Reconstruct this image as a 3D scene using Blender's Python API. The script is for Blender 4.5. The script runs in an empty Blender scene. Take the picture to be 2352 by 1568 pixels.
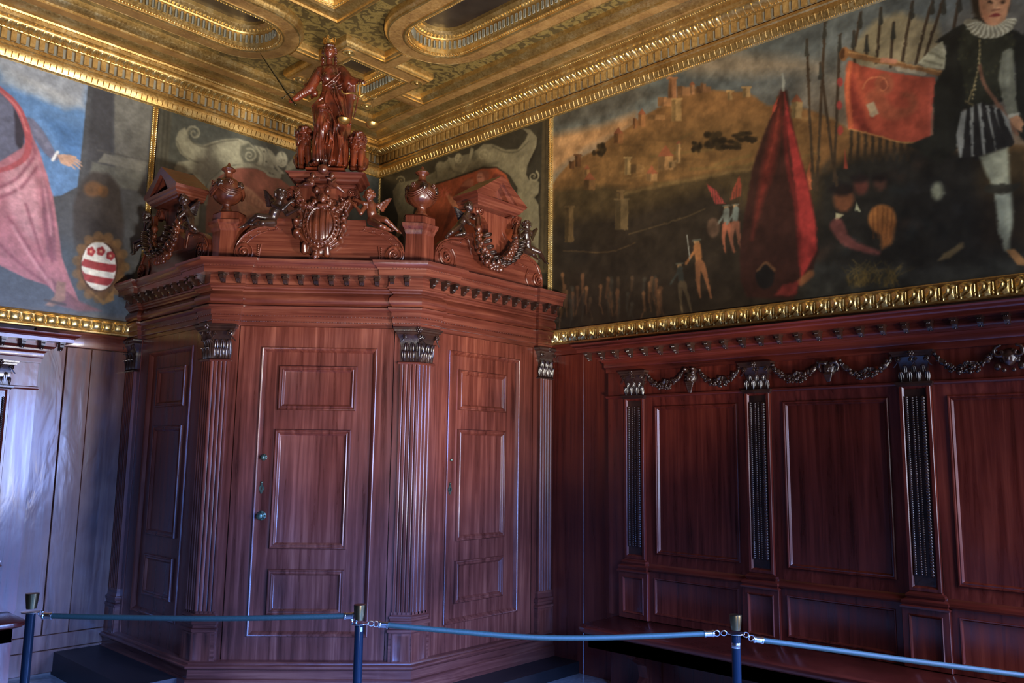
import bpy, bmesh, math, random
import numpy as np
from mathutils import Vector, Matrix
from mathutils.geometry import tessellate_polygon
random.seed(7)
SC = bpy.context.scene
COL = SC.collection
PI = math.pi
RAD = math.radians

# ------------------------------------------------------------------ camera
F_PX = 1869.67
CAM = np.array([-5.035, -6.60, 1.6])
YAW, PIT, ROL = RAD(-2.0523), RAD(7.982), RAD(.7441)
_a = PI/4 + YAW
_f = np.array([math.cos(_a)*math.cos(PIT), math.sin(_a)*math.cos(PIT), math.sin(PIT)])
_r = np.array([math.sin(_a), -math.cos(_a), 0.0])
_u = np.cross(_r, _f)
_c, _s = math.cos(ROL), math.sin(ROL)
CR, CU, CF = _c*_r+_s*_u, -_s*_r+_c*_u, _f
cam = bpy.data.cameras.new('camera'); camo = bpy.data.objects.new('camera', cam); COL.objects.link(camo)
camo.matrix_world = Matrix(((CR[0], CU[0], -CF[0], CAM[0]), (CR[1], CU[1], -CF[1], CAM[1]), (CR[2], CU[2], -CF[2], CAM[2]), (0, 0, 0, 1)))
cam.sensor_width = 36; cam.lens = 36*F_PX/2352; cam.clip_start = .05
SC.camera = camo

# ------------------------------------------------------------------ world, light, exposure
SC.view_settings.view_transform = 'Standard'; SC.view_settings.look = 'None'
SC.view_settings.gamma = 1; SC.view_settings.use_curve_mapping = False
SC.view_settings.exposure = 0.0
wd = bpy.data.worlds.new('world'); SC.world = wd; wd.use_nodes = True
wd.node_tree.nodes['Background'].inputs[0].default_value = (.45, .62, 1, 1)
wd.node_tree.nodes['Background'].inputs[1].default_value = 1.0
def area(name, loc, aim, sx, sy, power, col, spread=180):
    l = bpy.data.lights.new(name, 'AREA'); l.shape = 'RECTANGLE'; l.size = sx; l.size_y = sy; l.energy = power; l.color = col; l.spread = RAD(spread)
    o = bpy.data.objects.new(name, l); COL.objects.link(o); o.location = loc
    o.rotation_euler = (Vector(aim)-Vector(loc)).to_track_quat('-Z', 'Y').to_euler(); return o
# daylight entering through the three rear windows: pale sky ahead, blue sky falling on the floor
area('window_light', (-.95, -7.93, 2.3), (-1.6, 0, 1.9), 1.45, 2.7, 120, (.86, .90, 1))
area('window_light', (-.95, -7.9, 1.6), (-2.3, -5.0, .0), 1.45, 1.5, 210, (.16, .32, 1), 85)
area('window_light', (-3.55, -7.9, 1.9), (-2.0, -2.4, -.75), 1.45, 2.0, 210, (.10, .28, 1), 54)
area('window_light', (-6.45, -7.9, 1.9), (-6.0, -5.6, .0), 1.45, 2.0, 150, (.14, .32, 1), 85)
# unseen warm fill spots, added behind the camera to brighten the ceiling like floor bounce
def spot(name, loc, aim, power, col, size, blend=.8, rad=.25):
    l = bpy.data.lights.new(name, 'SPOT'); l.energy = power; l.color = col; l.spot_size = RAD(size); l.spot_blend = blend; l.shadow_soft_size = rad
    o = bpy.data.objects.new(name, l); COL.objects.link(o); o.location = loc
    o.rotation_euler = (Vector(aim)-Vector(loc)).to_track_quat('-Z', 'Y').to_euler(); return o
spot('ceiling_fill', (-1.5, -7.4, .9), (-1.9, -.4, 4.6), 1250, (1, .93, .80), 60)
spot('ceiling_fill', (-4.6, -7.5, .6), (-1.2, -1.9, 4.9), 1900, (1, .92, .78), 62)

# ------------------------------------------------------------------ measuring helpers
def ray(px, py):
    return CF + (px-1176)/F_PX*CR - (py-784)/F_PX*CU
class Face:
    """a vertical face: u runs to the right, w out of the face, z up"""
    def __init__(s, o, u):
        s.o = np.array([o[0], o[1], 0.]); s.u = np.array([u[0], u[1], 0.]); s.n = np.array([u[1], -u[0], 0.])
    def W(s, u, z, w=0.):
        return tuple(s.o + s.u*u + s.n*w + np.array([0, 0, z]))
    def px(s, x, y, w=0.):
        d = ray(x, y); o = s.o + s.n*w
        t = (o-CAM).dot(s.n)/d.dot(s.n); P = CAM + d*t - o
        return (float(P.dot(s.u)), float(P[2]))
    def M(s, mirror=0):
        m = Matrix.Identity(4)
        for i in range(3):
            m[i][0] = s.u[i]*(-1 if mirror else 1); m[i][1] = s.n[i]; m[i][2] = 1. if i == 2 else 0.; m[i][3] = s.o[i]
        return m
r2 = math.sqrt(.5)
FR = Face((-1.91, -1.91), (r2, -r2))       # front of the corner porch
RF = Face((0, -2.385), (1, 0))             # its right side
LF = Face((-2.43, 0), (0, -1))             # its left side
RW = Face((0, 0), (0, -1))                 # right wall of the room
LW = Face((0, 0), (1, 0))                  # left wall
class Sface(Face):
    """same, measured by the distance s from the room corner / porch corner"""
    def __init__(s, f, a, b): s.f = f; s.a = a; s.b = b
    def W(s, u, z, w=0.): return s.f.W(s.a*u+s.b, z, w)
    def px(s, x, y, w=0.):
        u, z = s.f.px(x, y, w); return ((u-s.b)/s.a, z)
    def M(s, mirror=0):
        m = s.f.M()
        t = Matrix.Identity(4); t[0][0] = s.a; t[0][3] = s.b
        return m @ t
SRW = Sface(RW, 1, 0); SLW = Sface(LW, -1, 0)
SRF = Sface(RF, 1, -1.435); SLF = Sface(LF, -1, 1.39)   # s = distance from the front corner

# ------------------------------------------------------------------ materials
def lin(h):
    h = h.lstrip('#'); o = []
    for i in (0, 2, 4):
        c = int(h[i:i+2], 16)/255; o.append(c/12.92 if c <= .04045 else ((c+.055)/1.055)**2.4)
    return tuple(o)+(1,)
def mat(name):
    m = bpy.data.materials.new(name); m.use_nodes = True; nt = m.node_tree
    return m, nt, nt.nodes['Principled BSDF']
def N(nt, t, **k):
    n = nt.nodes.new(t)
    for a, b in k.items():
        if a.startswith('i_'): n.inputs[a[2:].replace('_', ' ')].default_value = b
        else: setattr(n, a, b)
    return n
def ramp(nt, fac, stops):
    r = nt.nodes.new('ShaderNodeValToRGB'); e = r.color_ramp.elements
    while len(e) < len(stops): e.new(.5)
    for i, (p, c) in enumerate(stops): e[i].position = p; e[i].color = c
    nt.links.new(fac, r.inputs[0]); return r.outputs[0]
def noise(nt, vec, scale, detail=4, rough=.55, dist=0):
    n = N(nt, 'ShaderNodeTexNoise'); n.inputs['Scale'].default_value = scale; n.inputs['Detail'].default_value = detail
    n.inputs['Roughness'].default_value = rough; n.inputs['Distortion'].default_value = dist
    if vec is not None: nt.links.new(vec, n.inputs['Vector'])
    return n.outputs[0]
def coords(nt, scale=(1, 1, 1)):
    g = nt.nodes.new('ShaderNodeNewGeometry'); mp = N(nt, 'ShaderNodeMapping'); mp.inputs['Scale'].default_value = scale
    nt.links.new(g.outputs['Position'], mp.inputs[0]); return mp.outputs[0]
def bump(nt, b, h, strength, dist=.002):
    n = N(nt, 'ShaderNodeBump'); n.inputs['Strength'].default_value = strength; n.inputs['Distance'].default_value = dist
    nt.links.new(h, n.inputs['Height']); nt.links.new(n.outputs[0], b.inputs['Normal']); return n
def wood(name, c1, c2, c3, axis='z', rough=.3, coat=.3, grain=1., blot=1.2, wave=.12):
    m, nt, b = mat(name)
    sc = {'z': (26, 26, 1.1), 'h': (1.4, 1.4, 40)}[axis]
    v = coords(nt, sc); n1 = noise(nt, v, 1.0*grain, 7, .62, .5)
    n2 = noise(nt, coords(nt), blot, 4, .55, .4)
    mx = N(nt, 'ShaderNodeMix', data_type='FLOAT'); mx.inputs[0].default_value = .42
    nt.links.new(n1, mx.inputs[2]); nt.links.new(n2, mx.inputs[3])
    nt.links.new(ramp(nt, mx.outputs[0], [(.33, lin(c1)), (.5, lin(c2)), (.67, lin(c3))]), b.inputs['Base Color'])
    rr = ramp(nt, n1, [(.3, (rough*.75,)*3+(1,)), (.7, (rough*1.5,)*3+(1,))]); nt.links.new(rr, b.inputs['Roughness'])
    b.inputs['Coat Weight'].default_value = coat; b.inputs['Coat Roughness'].default_value = .16
    b.inputs['Specular IOR Level'].default_value = .4
    bp = bump(nt, b, n1, .16, .003)
    n3 = noise(nt, coords(nt, (4, 4, 1.6)), 1.6, 3, .5, .6); b2 = N(nt, 'ShaderNodeBump'); b2.inputs['Strength'].default_value = wave; b2.inputs['Distance'].default_value = .02
    nt.links.new(n3, b2.inputs['Height']); nt.links.new(b2.outputs[0], bp.inputs['Normal']); nt.links.new(b2.outputs[0], b.inputs['Coat Normal']); return m
M = {}
M['wood'] = wood('walnut_upright_grain', '#31140e', '#59291d', '#7d432f')
M['woodh'] = wood('walnut_level_grain', '#31140e', '#56281d', '#76402d', 'h')
M['pine'] = wood('worn_plank_wood', '#33190f', '#5e3626', '#7e553f', 'z', .40, .22, .7, 2.0, .22)
M['bench'] = wood('dark_walnut_upright_grain', '#2f0f0a', '#541d13', '#712d1b')
M['benchh'] = wood('dark_walnut_level_grain', '#2f0f0a', '#501c13', '#69291a', 'h')
def carve(name, c1, c2, rough):
    m, nt, b = mat(name); n = noise(nt, coords(nt), 9, 4)
    nt.links.new(ramp(nt, n, [(.35, lin(c1)), (.65, lin(c2))]), b.inputs['Base Color'])
    b.inputs['Roughness'].default_value = rough; b.inputs['Coat Weight'].default_value = .3; b.inputs['Coat Roughness'].default_value = .2
    bump(nt, b, noise(nt, coords(nt), 60, 3, .5, .6), .22, .004); return m
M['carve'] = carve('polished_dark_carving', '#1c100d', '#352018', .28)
M['carvered'] = carve('polished_red_carving', '#361810', '#5f2f1d', .3)
M['statue'] = carve('polished_statue_wood', '#33150e', '#6b2d18', .27)
def goldm(name, c1, c2, c3, rough, metal=.85):
    m, nt, b = mat(name); v = coords(nt)
    n = noise(nt, v, 7, 6, .65); n2 = noise(nt, v, 60, 4, .6)
    mx = N(nt, 'ShaderNodeMix', data_type='FLOAT'); mx.inputs[0].default_value = .35
    nt.links.new(n, mx.inputs[2]); nt.links.new(n2, mx.inputs[3])
    nt.links.new(ramp(nt, mx.outputs[0], [(.3, lin(c1)), (.5, lin(c2)), (.7, lin(c3))]), b.inputs['Base Color'])
    b.inputs['Metallic'].default_value = metal
    nt.links.new(ramp(nt, n2, [(.3, (rough*.8,)*3+(1,)), (.7, (rough*1.4,)*3+(1,))]), b.inputs['Roughness'])
    bump(nt, b, n2, .12, .002); return m
M['gold'] = goldm('burnished_gilding', '#a07c48', '#c8a260', '#e6cd94', .32, .85)
M['goldflat'] = goldm('matt_gilding', '#80602f', '#b08a4e', '#cbab6c', .5, .5)
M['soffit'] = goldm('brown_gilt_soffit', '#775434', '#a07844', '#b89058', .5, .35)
M['goldhi'] = goldm('bright_gilding', '#c6a05c', '#e2c27c', '#f4e2b0', .27)
def flat(name, c, rough=.6, metal=0, c2=None, sc=6):
    m, nt, b = mat(name)
    if c2: nt.links.new(ramp(nt, noise(nt, coords(nt), sc, 4), [(.35, lin(c)), (.65, lin(c2))]), b.inputs['Base Color'])
    else: b.inputs['Base Color'].default_value = lin(c)
    b.inputs['Roughness'].default_value = rough; b.inputs['Metallic'].default_value = metal; return m
M['silver'] = flat('silvered_groove', '#7d7a6c', .5, .1, '#969282')
M['black'] = flat('black_void', '#0c0908', .6)
M['darkcanvas'] = flat('blackened_canvas', '#1c1512', .45, 0, '#3a3028', 3)
M['steel'] = flat('polished_steel', '#c9ccd2', .2, 1)
M['post'] = flat('dark_enamelled_post', '#15202b', .22, .5)
M['brass'] = flat('aged_brass', '#6a5c40', .3, 1)
M['bronze'] = flat('green_bronze', '#35453a', .4, .7, '#55604a', 40)
M['pan'] = flat('brass_pan', '#c79a52', .3, .9)
M['rope'] = flat('green_rope', '#12261f', .65, 0, '#1a3029', 200)
M['floor'] = flat('polished_terrazzo', '#74706c', .2, 0, '#8c877f', 30)
M['plaster'] = flat('dim_plaster', '#5a4438', .7, 0, '#6b5345', 2)
M['dark'] = flat('nearly_black_oak', '#130b09', .5, 0, '#1e120e')
M['sill'] = flat('pale_sill', '#8a8478', .6)
def vcol():
    m, nt, b = mat('painted_canvas'); a = N(nt, 'ShaderNodeVertexColor'); a.layer_name = 'paint'
    nt.links.new(a.outputs[0], b.inputs['Base Color']); b.inputs['Roughness'].default_value = .42
    b.inputs['Specular IOR Level'].default_value = .45
    bump(nt, b, noise(nt, coords(nt), 90, 4), .18, .002); return m
M['paint'] = vcol()
def arabesque():
    m, nt, b = mat('painted_arabesque'); v = coords(nt)
    n = noise(nt, v, 9, 2, .45, 2.4); n2 = noise(nt, v, 11, 2, .4, 2.0)
    w = N(nt, 'ShaderNodeTexWave', wave_type='RINGS'); w.inputs['Scale'].default_value = 5.5; w.inputs['Distortion'].default_value = 10; w.inputs['Detail'].default_value = 1.2; w.inputs['Detail Scale'].default_value = 2.2
    nt.links.new(v, w.inputs['Vector'])
    mx = N(nt, 'ShaderNodeMix', data_type='FLOAT'); mx.inputs[0].default_value = .5
    nt.links.new(n, mx.inputs[2]); nt.links.new(w.outputs[1], mx.inputs[3])
    nt.links.new(ramp(nt, mx.outputs[0], [(.30, lin('#4c3e22')), (.45, lin('#5e4e2a')), (.53, lin('#8c7642')), (.58, lin('#594823')), (.72, lin('#7d6838'))]), b.inputs['Base Color'])
    b.inputs['Roughness'].default_value = .5; return m
M['arab'] = arabesque()

# ------------------------------------------------------------------ object helpers
def tag(o, label=None, cat=None, group=None, kind=None):
    if label: o['label'] = label
    if cat: o['category'] = cat
    if group: o['group'] = group
    if kind: o['kind'] = kind
    return o
def put(name, me, parent=None, mw=None):
    o = bpy.data.objects.new(name, me); COL.objects.link(o)
    if parent is not None:
        o.parent = parent; o.matrix_parent_inverse = PW[parent.name].inverted()
    if mw is not None: o.matrix_basis = mw
    PW[o.name] = (mw.copy() if mw is not None else Matrix.Identity(4))
    return o
PW = {}
def empty(name, loc, label, cat, group=None, kind=None):
    o = bpy.data.objects.new(name, None); COL.objects.link(o); o.location = loc; o.empty_display_size = .05
    PW[o.name] = Matrix.Translation(loc); tag(o, label, cat, group, kind); return o
class MB:
    def __init__(s): s.v = []; s.f = []
    def add(s, vs, fs):
        n = len(s.v); s.v += [tuple(map(float, p)) for p in vs]; s.f += [tuple(i+n for i in f) for f in fs]; return s
    def box(s, x0, x1, y0, y1, z0, z1, T=None):
        p = [(x, y, z) for z in (z0, z1) for y in (y0, y1) for x in (x0, x1)]
        if T: p = [T(*q) for q in p]
        return s.add(p, [(0, 2, 3, 1), (4, 5, 7, 6), (0, 1, 5, 4), (2, 6, 7, 3), (0, 4, 6, 2), (1, 3, 7, 5)])
    def loft(s, rings, closed=True, cap0=False, cap1=False):
        n = len(rings[0]); fs = []
        for r in range(len(rings)-1):
            for i in range(n if closed else n-1):
                j = (i+1) % n; fs.append((r*n+i, r*n+j, (r+1)*n+j, (r+1)*n+i))
        if cap0: fs.append(tuple(range(n))[::-1])
        if cap1: fs.append(tuple((len(rings)-1)*n+i for i in range(n)))
        return s.add([p for r in rings for p in r], fs)
    def lathe(s, prof, c=(0, 0, 0), n=24, fn=None):
        rings = []
        for r, z in prof:
            ring = []
            for i in range(n):
                a = 2*PI*i/n; rr = r*(fn(a, z) if fn else 1); ring.append((c[0]+rr*math.cos(a), c[1]+rr*math.sin(a), c[2]+z))
            rings.append(ring)
        return s.loft(rings, True, True, True)
    def tube(s, pts, r, n=8, cap=True):
        pts = [Vector(p) for p in pts]; rings = []; rr = r if hasattr(r, '__len__') else [r]*len(pts)
        t0 = (pts[1]-pts[0]).normalized(); up = Vector((0, 0, 1)) if abs(t0.z) < .9 else Vector((1, 0, 0))
        a = t0.cross(up).normalized()
        for i, p in enumerate(pts):
            t = (pts[min(i+1, len(pts)-1)]-pts[max(i-1, 0)]).normalized()
            a = (a - t*a.dot(t)).normalized(); b = t.cross(a)
            rings.append([tuple(p + (a*math.cos(2*PI*k/n)+b*math.sin(2*PI*k/n))*rr[i]) for k in range(n)])
        return s.loft(rings, True, cap, cap)
    def plate(s, outer, holes, T, h0, h1):
        """flat board with holes; T(a,b,h)->world"""
        loops = [outer]+list(holes)
        tris = tessellate_polygon([[Vector((p[0], p[1], 0)) for p in l] for l in loops])
        flatp = [p for l in loops for p in l]; n = len(flatp)
        vs = [T(p[0], p[1], h0) for p in flatp]+[T(p[0], p[1], h1) for p in flatp]
        fs = [tuple(t) for t in tris]+[tuple(i+n for i in t[::-1]) for t in tris]
        k = 0
        for l in loops:
            m = len(l)
            for i in range(m): j = (i+1) % m; fs.append((k+i, k+j, n+k+j, n+k+i))
            k += m
        return s.add(vs, fs)
    def ball(s, c, r, n=6, m=4, sq=(1, 1, 1)):
        rings = []
        for i in range(1, m):
            a = PI*i/m; rings.append([(c[0]+sq[0]*r*math.sin(a)*math.cos(2*PI*k/n), c[1]+sq[1]*r*math.sin(a)*math.sin(2*PI*k/n), c[2]+sq[2]*r*math.cos(a)) for k in range(n)])
        base = len(s.v); s.loft(rings)
        s.v += [(c[0], c[1], c[2]+sq[2]*r), (c[0], c[1], c[2]-sq[2]*r)]; t = len(s.v)-2
        for k in range(n):
            s.f.append((t, base+k, base+(k+1) % n)); s.f.append((t+1, base+(m-2)*n+(k+1) % n, base+(m-2)*n+k))
        return s
    def mesh(s, name, m, smooth=35):
        me = bpy.data.meshes.new(name); me.from_pydata(s.v, [], s.f); me.materials.append(m)
        bm = bmesh.new(); bm.from_mesh(me); bmesh.ops.recalc_face_normals(bm, faces=bm.faces); bm.to_mesh(me); bm.free()
        if smooth:
            me.polygons.foreach_set('use_smooth', [True]*len(me.polygons))
            me.set_sharp_from_angle(angle=RAD(smooth))
        return me
    def build(s, name, m, parent=None, smooth=35):
        return put(name, s.mesh(name, m, smooth), parent)
def sweep(mb, path, prof, side=1, closed=False, caps=True, T=None):
    """sweep profile [(d,z)] along a plan path with mitred corners; d grows to the left (side=1)"""
    n = len(path); rings = []
    for i in range(n):
        p = Vector(path[i])
        a = Vector(path[i-1]) if (i > 0 or closed) else None; b = Vector(path[(i+1) % n]) if (i < n-1 or closed) else None
        ns = []
        for q0, q1 in ((a, p), (p, b)):
            if q0 is None or q1 is None: continue
            d = (q1-q0).normalized(); ns.append(Vector((-d.y, d.x))*side)
        m = ns[0] if len(ns) == 1 else (ns[0]+ns[1])/(1+ns[0].dot(ns[1]))
        rings.append([(p.x+m.x*d, p.y+m.y*d, z) for d, z in prof])
    if T: rings = [[T(*q) for q in r] for r in rings]
    mb.loft(rings+([rings[0]] if closed else []), False)
    if caps and not closed:
        for r in (rings[0], rings[-1]): mb.add(r, [tuple(range(len(r)))])
    return mb
def nested(mb, face, u0, z0, u1, z1, steps, cap=True):
    """nested rectangles on a face: steps = [(inset, w)]"""
    rings = []
    for i, w in steps:
        rings.append([face.W(u0+i, z0+i, w), face.W(u1-i, z0+i, w), face.W(u1-i, z1-i, w), face.W(u0+i, z1-i, w)])
    mb.loft(rings, True, False, cap); return mb
def fbox(mb, face, u0, u1, z0, z1, w0, w1):
    return mb.box(u0, u1, w0, w1, z0, z1, lambda u, w, z: face.W(u, z, w))
def arc(cx, cy, r, a0, a1, n):
    return [(cx+r*math.cos(RAD(a0+(a1-a0)*i/n)), cy+r*math.sin(RAD(a0+(a1-a0)*i/n))) for i in range(n+1)]
def crom(P, n=6):
    """smooth curve through points"""
    P = [np.array(p, float) for p in P]; out = []
    for i in range(len(P)-1):
        p0 = P[max(i-1, 0)]; p1 = P[i]; p2 = P[i+1]; p3 = P[min(i+2, len(P)-1)]
        for k in range(n):
            t = k/n; out.append(tuple(.5*((2*p1)+(-p0+p2)*t+(2*p0-5*p1+4*p2-p3)*t*t+(-p0+3*p1-3*p2+p3)*t**3)))
    out.append(tuple(P[-1])); return out

# ------------------------------------------------------------------ room shell
def struct(o): o['kind'] = 'structure'; return o
XM, YM, ZC = -9.0, -8.0, 5.2
o = struct(MB().box(XM-.1, .1, YM-.1, .1, -.1, 0).build('floor', M['floor'], None, 0))
wall_left = struct(MB().box(XM, .12, 0, .12, 0, ZC).build('wall_left', M['plaster'], None, 0))
wall_right = struct(MB().box(0, .12, YM, 0, 0, ZC).build('wall_right', M['plaster'], None, 0))
struct(MB().box(XM-.12, XM, YM, 0, 0, ZC).build('wall_side', M['plaster'], None, 0))
b = MB(); WIN = [(-1.7, -.2), (-4.3, -2.8), (-7.2, -5.7)]
xs = [XM]+[q for w in sorted(WIN) for q in w]+[0]
for i in range(0, len(xs), 2): b.box(xs[i], xs[i+1], YM-.12, YM, 0, ZC)
for a, c in WIN: b.box(a, c, YM-.12, YM, 0, .8); b.box(a, c, YM-.12, YM, 3.9, ZC)
struct(b.build('wall_rear', M['plaster'], None, 0))
for i, (a, c) in enumerate(WIN):
    b = MB()
    for x in (a, (a+c)/2-.02, c-.04): b.box(x, x+.04, YM-.08, YM-.03, .8, 3.9)
    for z in (.8, 1.8, 2.85, 3.86): b.box(a, c, YM-.08, YM-.03, z, z+.04)
    struct(b.build('window_%d' % (i+1), M['sill'], None, 0))

# planks between the corner porch and the left panelling, baseboards
for a, c, w, bz in ((-3.09, -2.875, .022, .284), (-2.87, -2.695, .028, .284), (-2.69, -2.43, .02, .284)):
    b = MB(); nested(b, LW, a, bz, c, 2.365, [(0, 0), (0, w-.003), (.003, w)])
    b.build('plank', M['pine'], wall_left)
for a, c, z0, z1 in ((-3.09, -2.43, .178, .281), (-3.09, -2.43, .02, .174)):
    b = MB(); nested(b, LW, a, z0, c, z1, [(0, 0), (0, .022), (.003, .025)]); b.build('plank', M['pine'], wall_left)
b = MB(); nested(b, LW, -3.09, 2.37, -2.30, 2.485, [(0, 0), (0, .028), (.003, .03)]); b.build('rail', M['woodh'], wall_left)
for a, c in ((2.385, 2.70), (2.703, 3.03)):
    b = MB(); nested(b, SRW, a, 0, c, 2.40, [(0, 0), (0, .017), (.003, .02)]); b.build('plank', M['bench'], wall_right)
b = MB(); nested(b, SRW, 2.385, 2.403, 3.03, 2.49, [(0, 0), (0, .02), (.003, .024)]); b.build('rail', M['benchh'], wall_right)

# ------------------------------------------------------------------ ceiling
ZF, ZS = 4.84, 4.76
def stadium(cx, y0, y1, r, n=14, axis='y'):
    P = [(cx+r*math.cos(RAD(180*i/n)), y0+r*math.sin(RAD(180*i/n))) for i in range(n+1)]+[(cx-r*math.cos(RAD(180*i/n)), y1-r*math.sin(RAD(180*i/n))) for i in range(n+1)]
    return P if axis == 'y' else [(y, x) for x, y in P][::-1]
def square(cx, cy, r): return [(cx-r, cy-r), (cx+r, cy-r), (cx+r, cy+r), (cx-r, cy+r)]
STADS = [('y', -2.2, -5.6), ('x', -2.2, -5.6)]
CSQ = (-1.125, -1.125); CEN = (-3.95, -3.95, 2.17)
holes = [stadium(-1.125, -2.2, -5.6, .3, 14, 'y'), stadium(-1.125, -2.2, -5.6, .3, 14, 'x'), square(CSQ[0], CSQ[1], .3), square(CEN[0], CEN[1], CEN[2]-.15)]
b = MB(); b.plate([(XM, YM), (0, YM), (0, 0), (XM, 0)], holes, lambda a, c, h: (a, c, h), ZF, ZF+.03)
ceiling = struct(b.build('ceiling', M['arab'], None, 0))
struct(MB().box(XM, 0, YM, 0, ZC, ZC+.1).build('ceiling_deck', M['plaster'], ceiling, 0)); 
RING = [(.0, ZF), (.002, 4.80), (-.004, 4.785), (-.02, 4.772), (-.022, 4.762), (-.034, 4.758), (-.036, ZS), (-.14, ZS), (-.142, 4.752), (-.155, 4.748), (-.168, 4.756), (-.17, 4.766), (-.195, 4.768), (-.20, 4.80), (-.2, 4.872), (-.21, 4.875), (-.214, 4.885), (-.235, 4.895), (-.262, 4.92), (-.262, 4.955)]
def along(path, step, closed=True, off=0, side=1):
    """points and tangents every step along a path, moved sideways by off"""
    out = []; n = len(path); acc = step/2
    for i in range(n if closed else n-1):
        a = Vector(path[i]); c = Vector(path[(i+1) % n]); L = (c-a).length
        if L < 1e-6: continue
        t = (c-a)/L; nn = Vector((-t.y, t.x))*side
        while acc < L:
            out.append((a+t*acc+nn*off, t)); acc += step
        acc -= L
    return out
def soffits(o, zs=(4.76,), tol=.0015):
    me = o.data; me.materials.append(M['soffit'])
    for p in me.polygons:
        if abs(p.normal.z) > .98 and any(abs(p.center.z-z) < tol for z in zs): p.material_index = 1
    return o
def coffer(name, path, rin, closedpath_in, z_dark=4.95):
    """path = outer edge of the rib; path listed anticlockwise -> inside is to the left"""
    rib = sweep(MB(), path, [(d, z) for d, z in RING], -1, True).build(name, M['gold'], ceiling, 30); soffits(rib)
    bb = MB()
    for p, t in along(closedpath_in(.265), .021): bb.ball((p.x, p.y, 4.764), .0075, 6, 4)
    tag(bb.build('bead_row', M['goldhi'], rib), kind='stuff')
    bb = MB()
    for p, t in along(closedpath_in(.246), .043):
        q = Vector((-t.y, t.x))
        pts = [(p.x+t.x*a*.009+q.x*c*.012, p.y+t.y*a*.009+q.y*c*.012, z) for z in (4.80, 4.862) for a, c in ((-1, 0), (1, 0), (1, 1), (-1, 1))]
        bb.add(pts, [(0, 1, 2, 3), (4, 5, 6, 7), (0, 1, 5, 4), (1, 2, 6, 5), (3, 0, 4, 7)])
    tag(bb.build('silver_flutes', M['silver'], rib), kind='stuff')
    bb = MB()
    for p, t in along(closedpath_in(.222), .03):
        bb.ball((p.x, p.y, 4.895), .013, 6, 4, (1, 1, 1.1))
    tag(bb.build('leaf_row', M['goldhi'], rib), kind='stuff')
    bb = MB(); bb.plate(closedpath_in(.24), [], lambda a, c, h: (a, c, h), z_dark, z_dark+.02)
    bb.build('ceiling_canvas', M['darkcanvas'], rib, 0)
    return rib
for ax in ('y', 'x'):
    P = stadium(-1.125, -2.2, -5.6, .45, 14, ax)
    coffer('oblong_coffer', P, .27, lambda r, ax=ax: stadium(-1.125, -2.2, -5.6, r, 14, ax))
coffer('square_coffer', square(*CSQ, .45), .27, lambda r: square(*CSQ, r))
# necks joining the ribs, with their edge mouldings
NP = [(-.075, ZF), (-.075, 4.80), (-.07, 4.785), (-.055, 4.772), (-.053, 4.762), (-.043, 4.758), (-.04, 4.7565), (.04, 4.7565), (.043, 4.758), (.053, 4.762), (.055, 4.772), (.07, 4.785), (.075, 4.80), (.075, ZF)]
c0 = -1.125
for a, c in (((c0, c0-.42), (c0, -2.2+.43)), ((c0-.42, c0), (-2.2+.43, c0)), ((c0, c0+.42), (c0, -.44)), ((c0+.42, c0), (-.44, c0))):
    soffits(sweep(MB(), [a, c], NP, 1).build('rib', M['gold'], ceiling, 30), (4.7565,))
for sx in (-1, 1):
    for sy in (-1, 1):
        p = (c0+sx*.352, c0+sy*.352)
        ro = MB().lathe([(0, 0), (.05, 0), (.052, -.008), (.045, -.014), (.036, -.012), (.03, -.006), (.028, -.004)], (p[0], p[1], ZS), 20).build('rosette', M['goldhi'], ceiling)
        MB().ball((p[0], p[1], ZS-.006), .02, 14, 8).build('boss', M['gold'], ro)
# big central coffer
CR_ = [(.0, ZF), (.0, 4.77), (-.012, 4.765), (-.02, 4.74), (-.05, 4.725), (-.052, 4.715), (-.075, 4.71), (-.08, 4.725), (-.14, 4.735), (-.145, 4.73), (-.165, 4.74), (-.17, 4.76), (-.2, 4.80), (-.22, 4.81), (-.25, 4.87), (-.26, 4.93)]
cc = sweep(MB(), square(CEN[0], CEN[1], CEN[2]), CR_, -1, True).build('central_coffer', M['gold'], ceiling, 30)
b = MB()
for p, t in along(square(CEN[0], CEN[1], CEN[2]-.172), .022): b.ball((p.x, p.y, 4.752), .008, 6, 4)
for p, t in along(square(CEN[0], CEN[1], CEN[2]-.006), .075):
    for k in (-1, 0, 1): b.ball((p.x+t.x*k*.012, p.y+t.y*k*.012, 4.762), .006, 6, 4)
tag(b.build('bead_row', M['goldhi'], cc), kind='stuff')
MB().box(CEN[0]-2, CEN[0]+2, CEN[1]-2, CEN[1]+2, 4.92, 4.94).build('ceiling_canvas', M['darkcanvas'], cc, 0)

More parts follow.
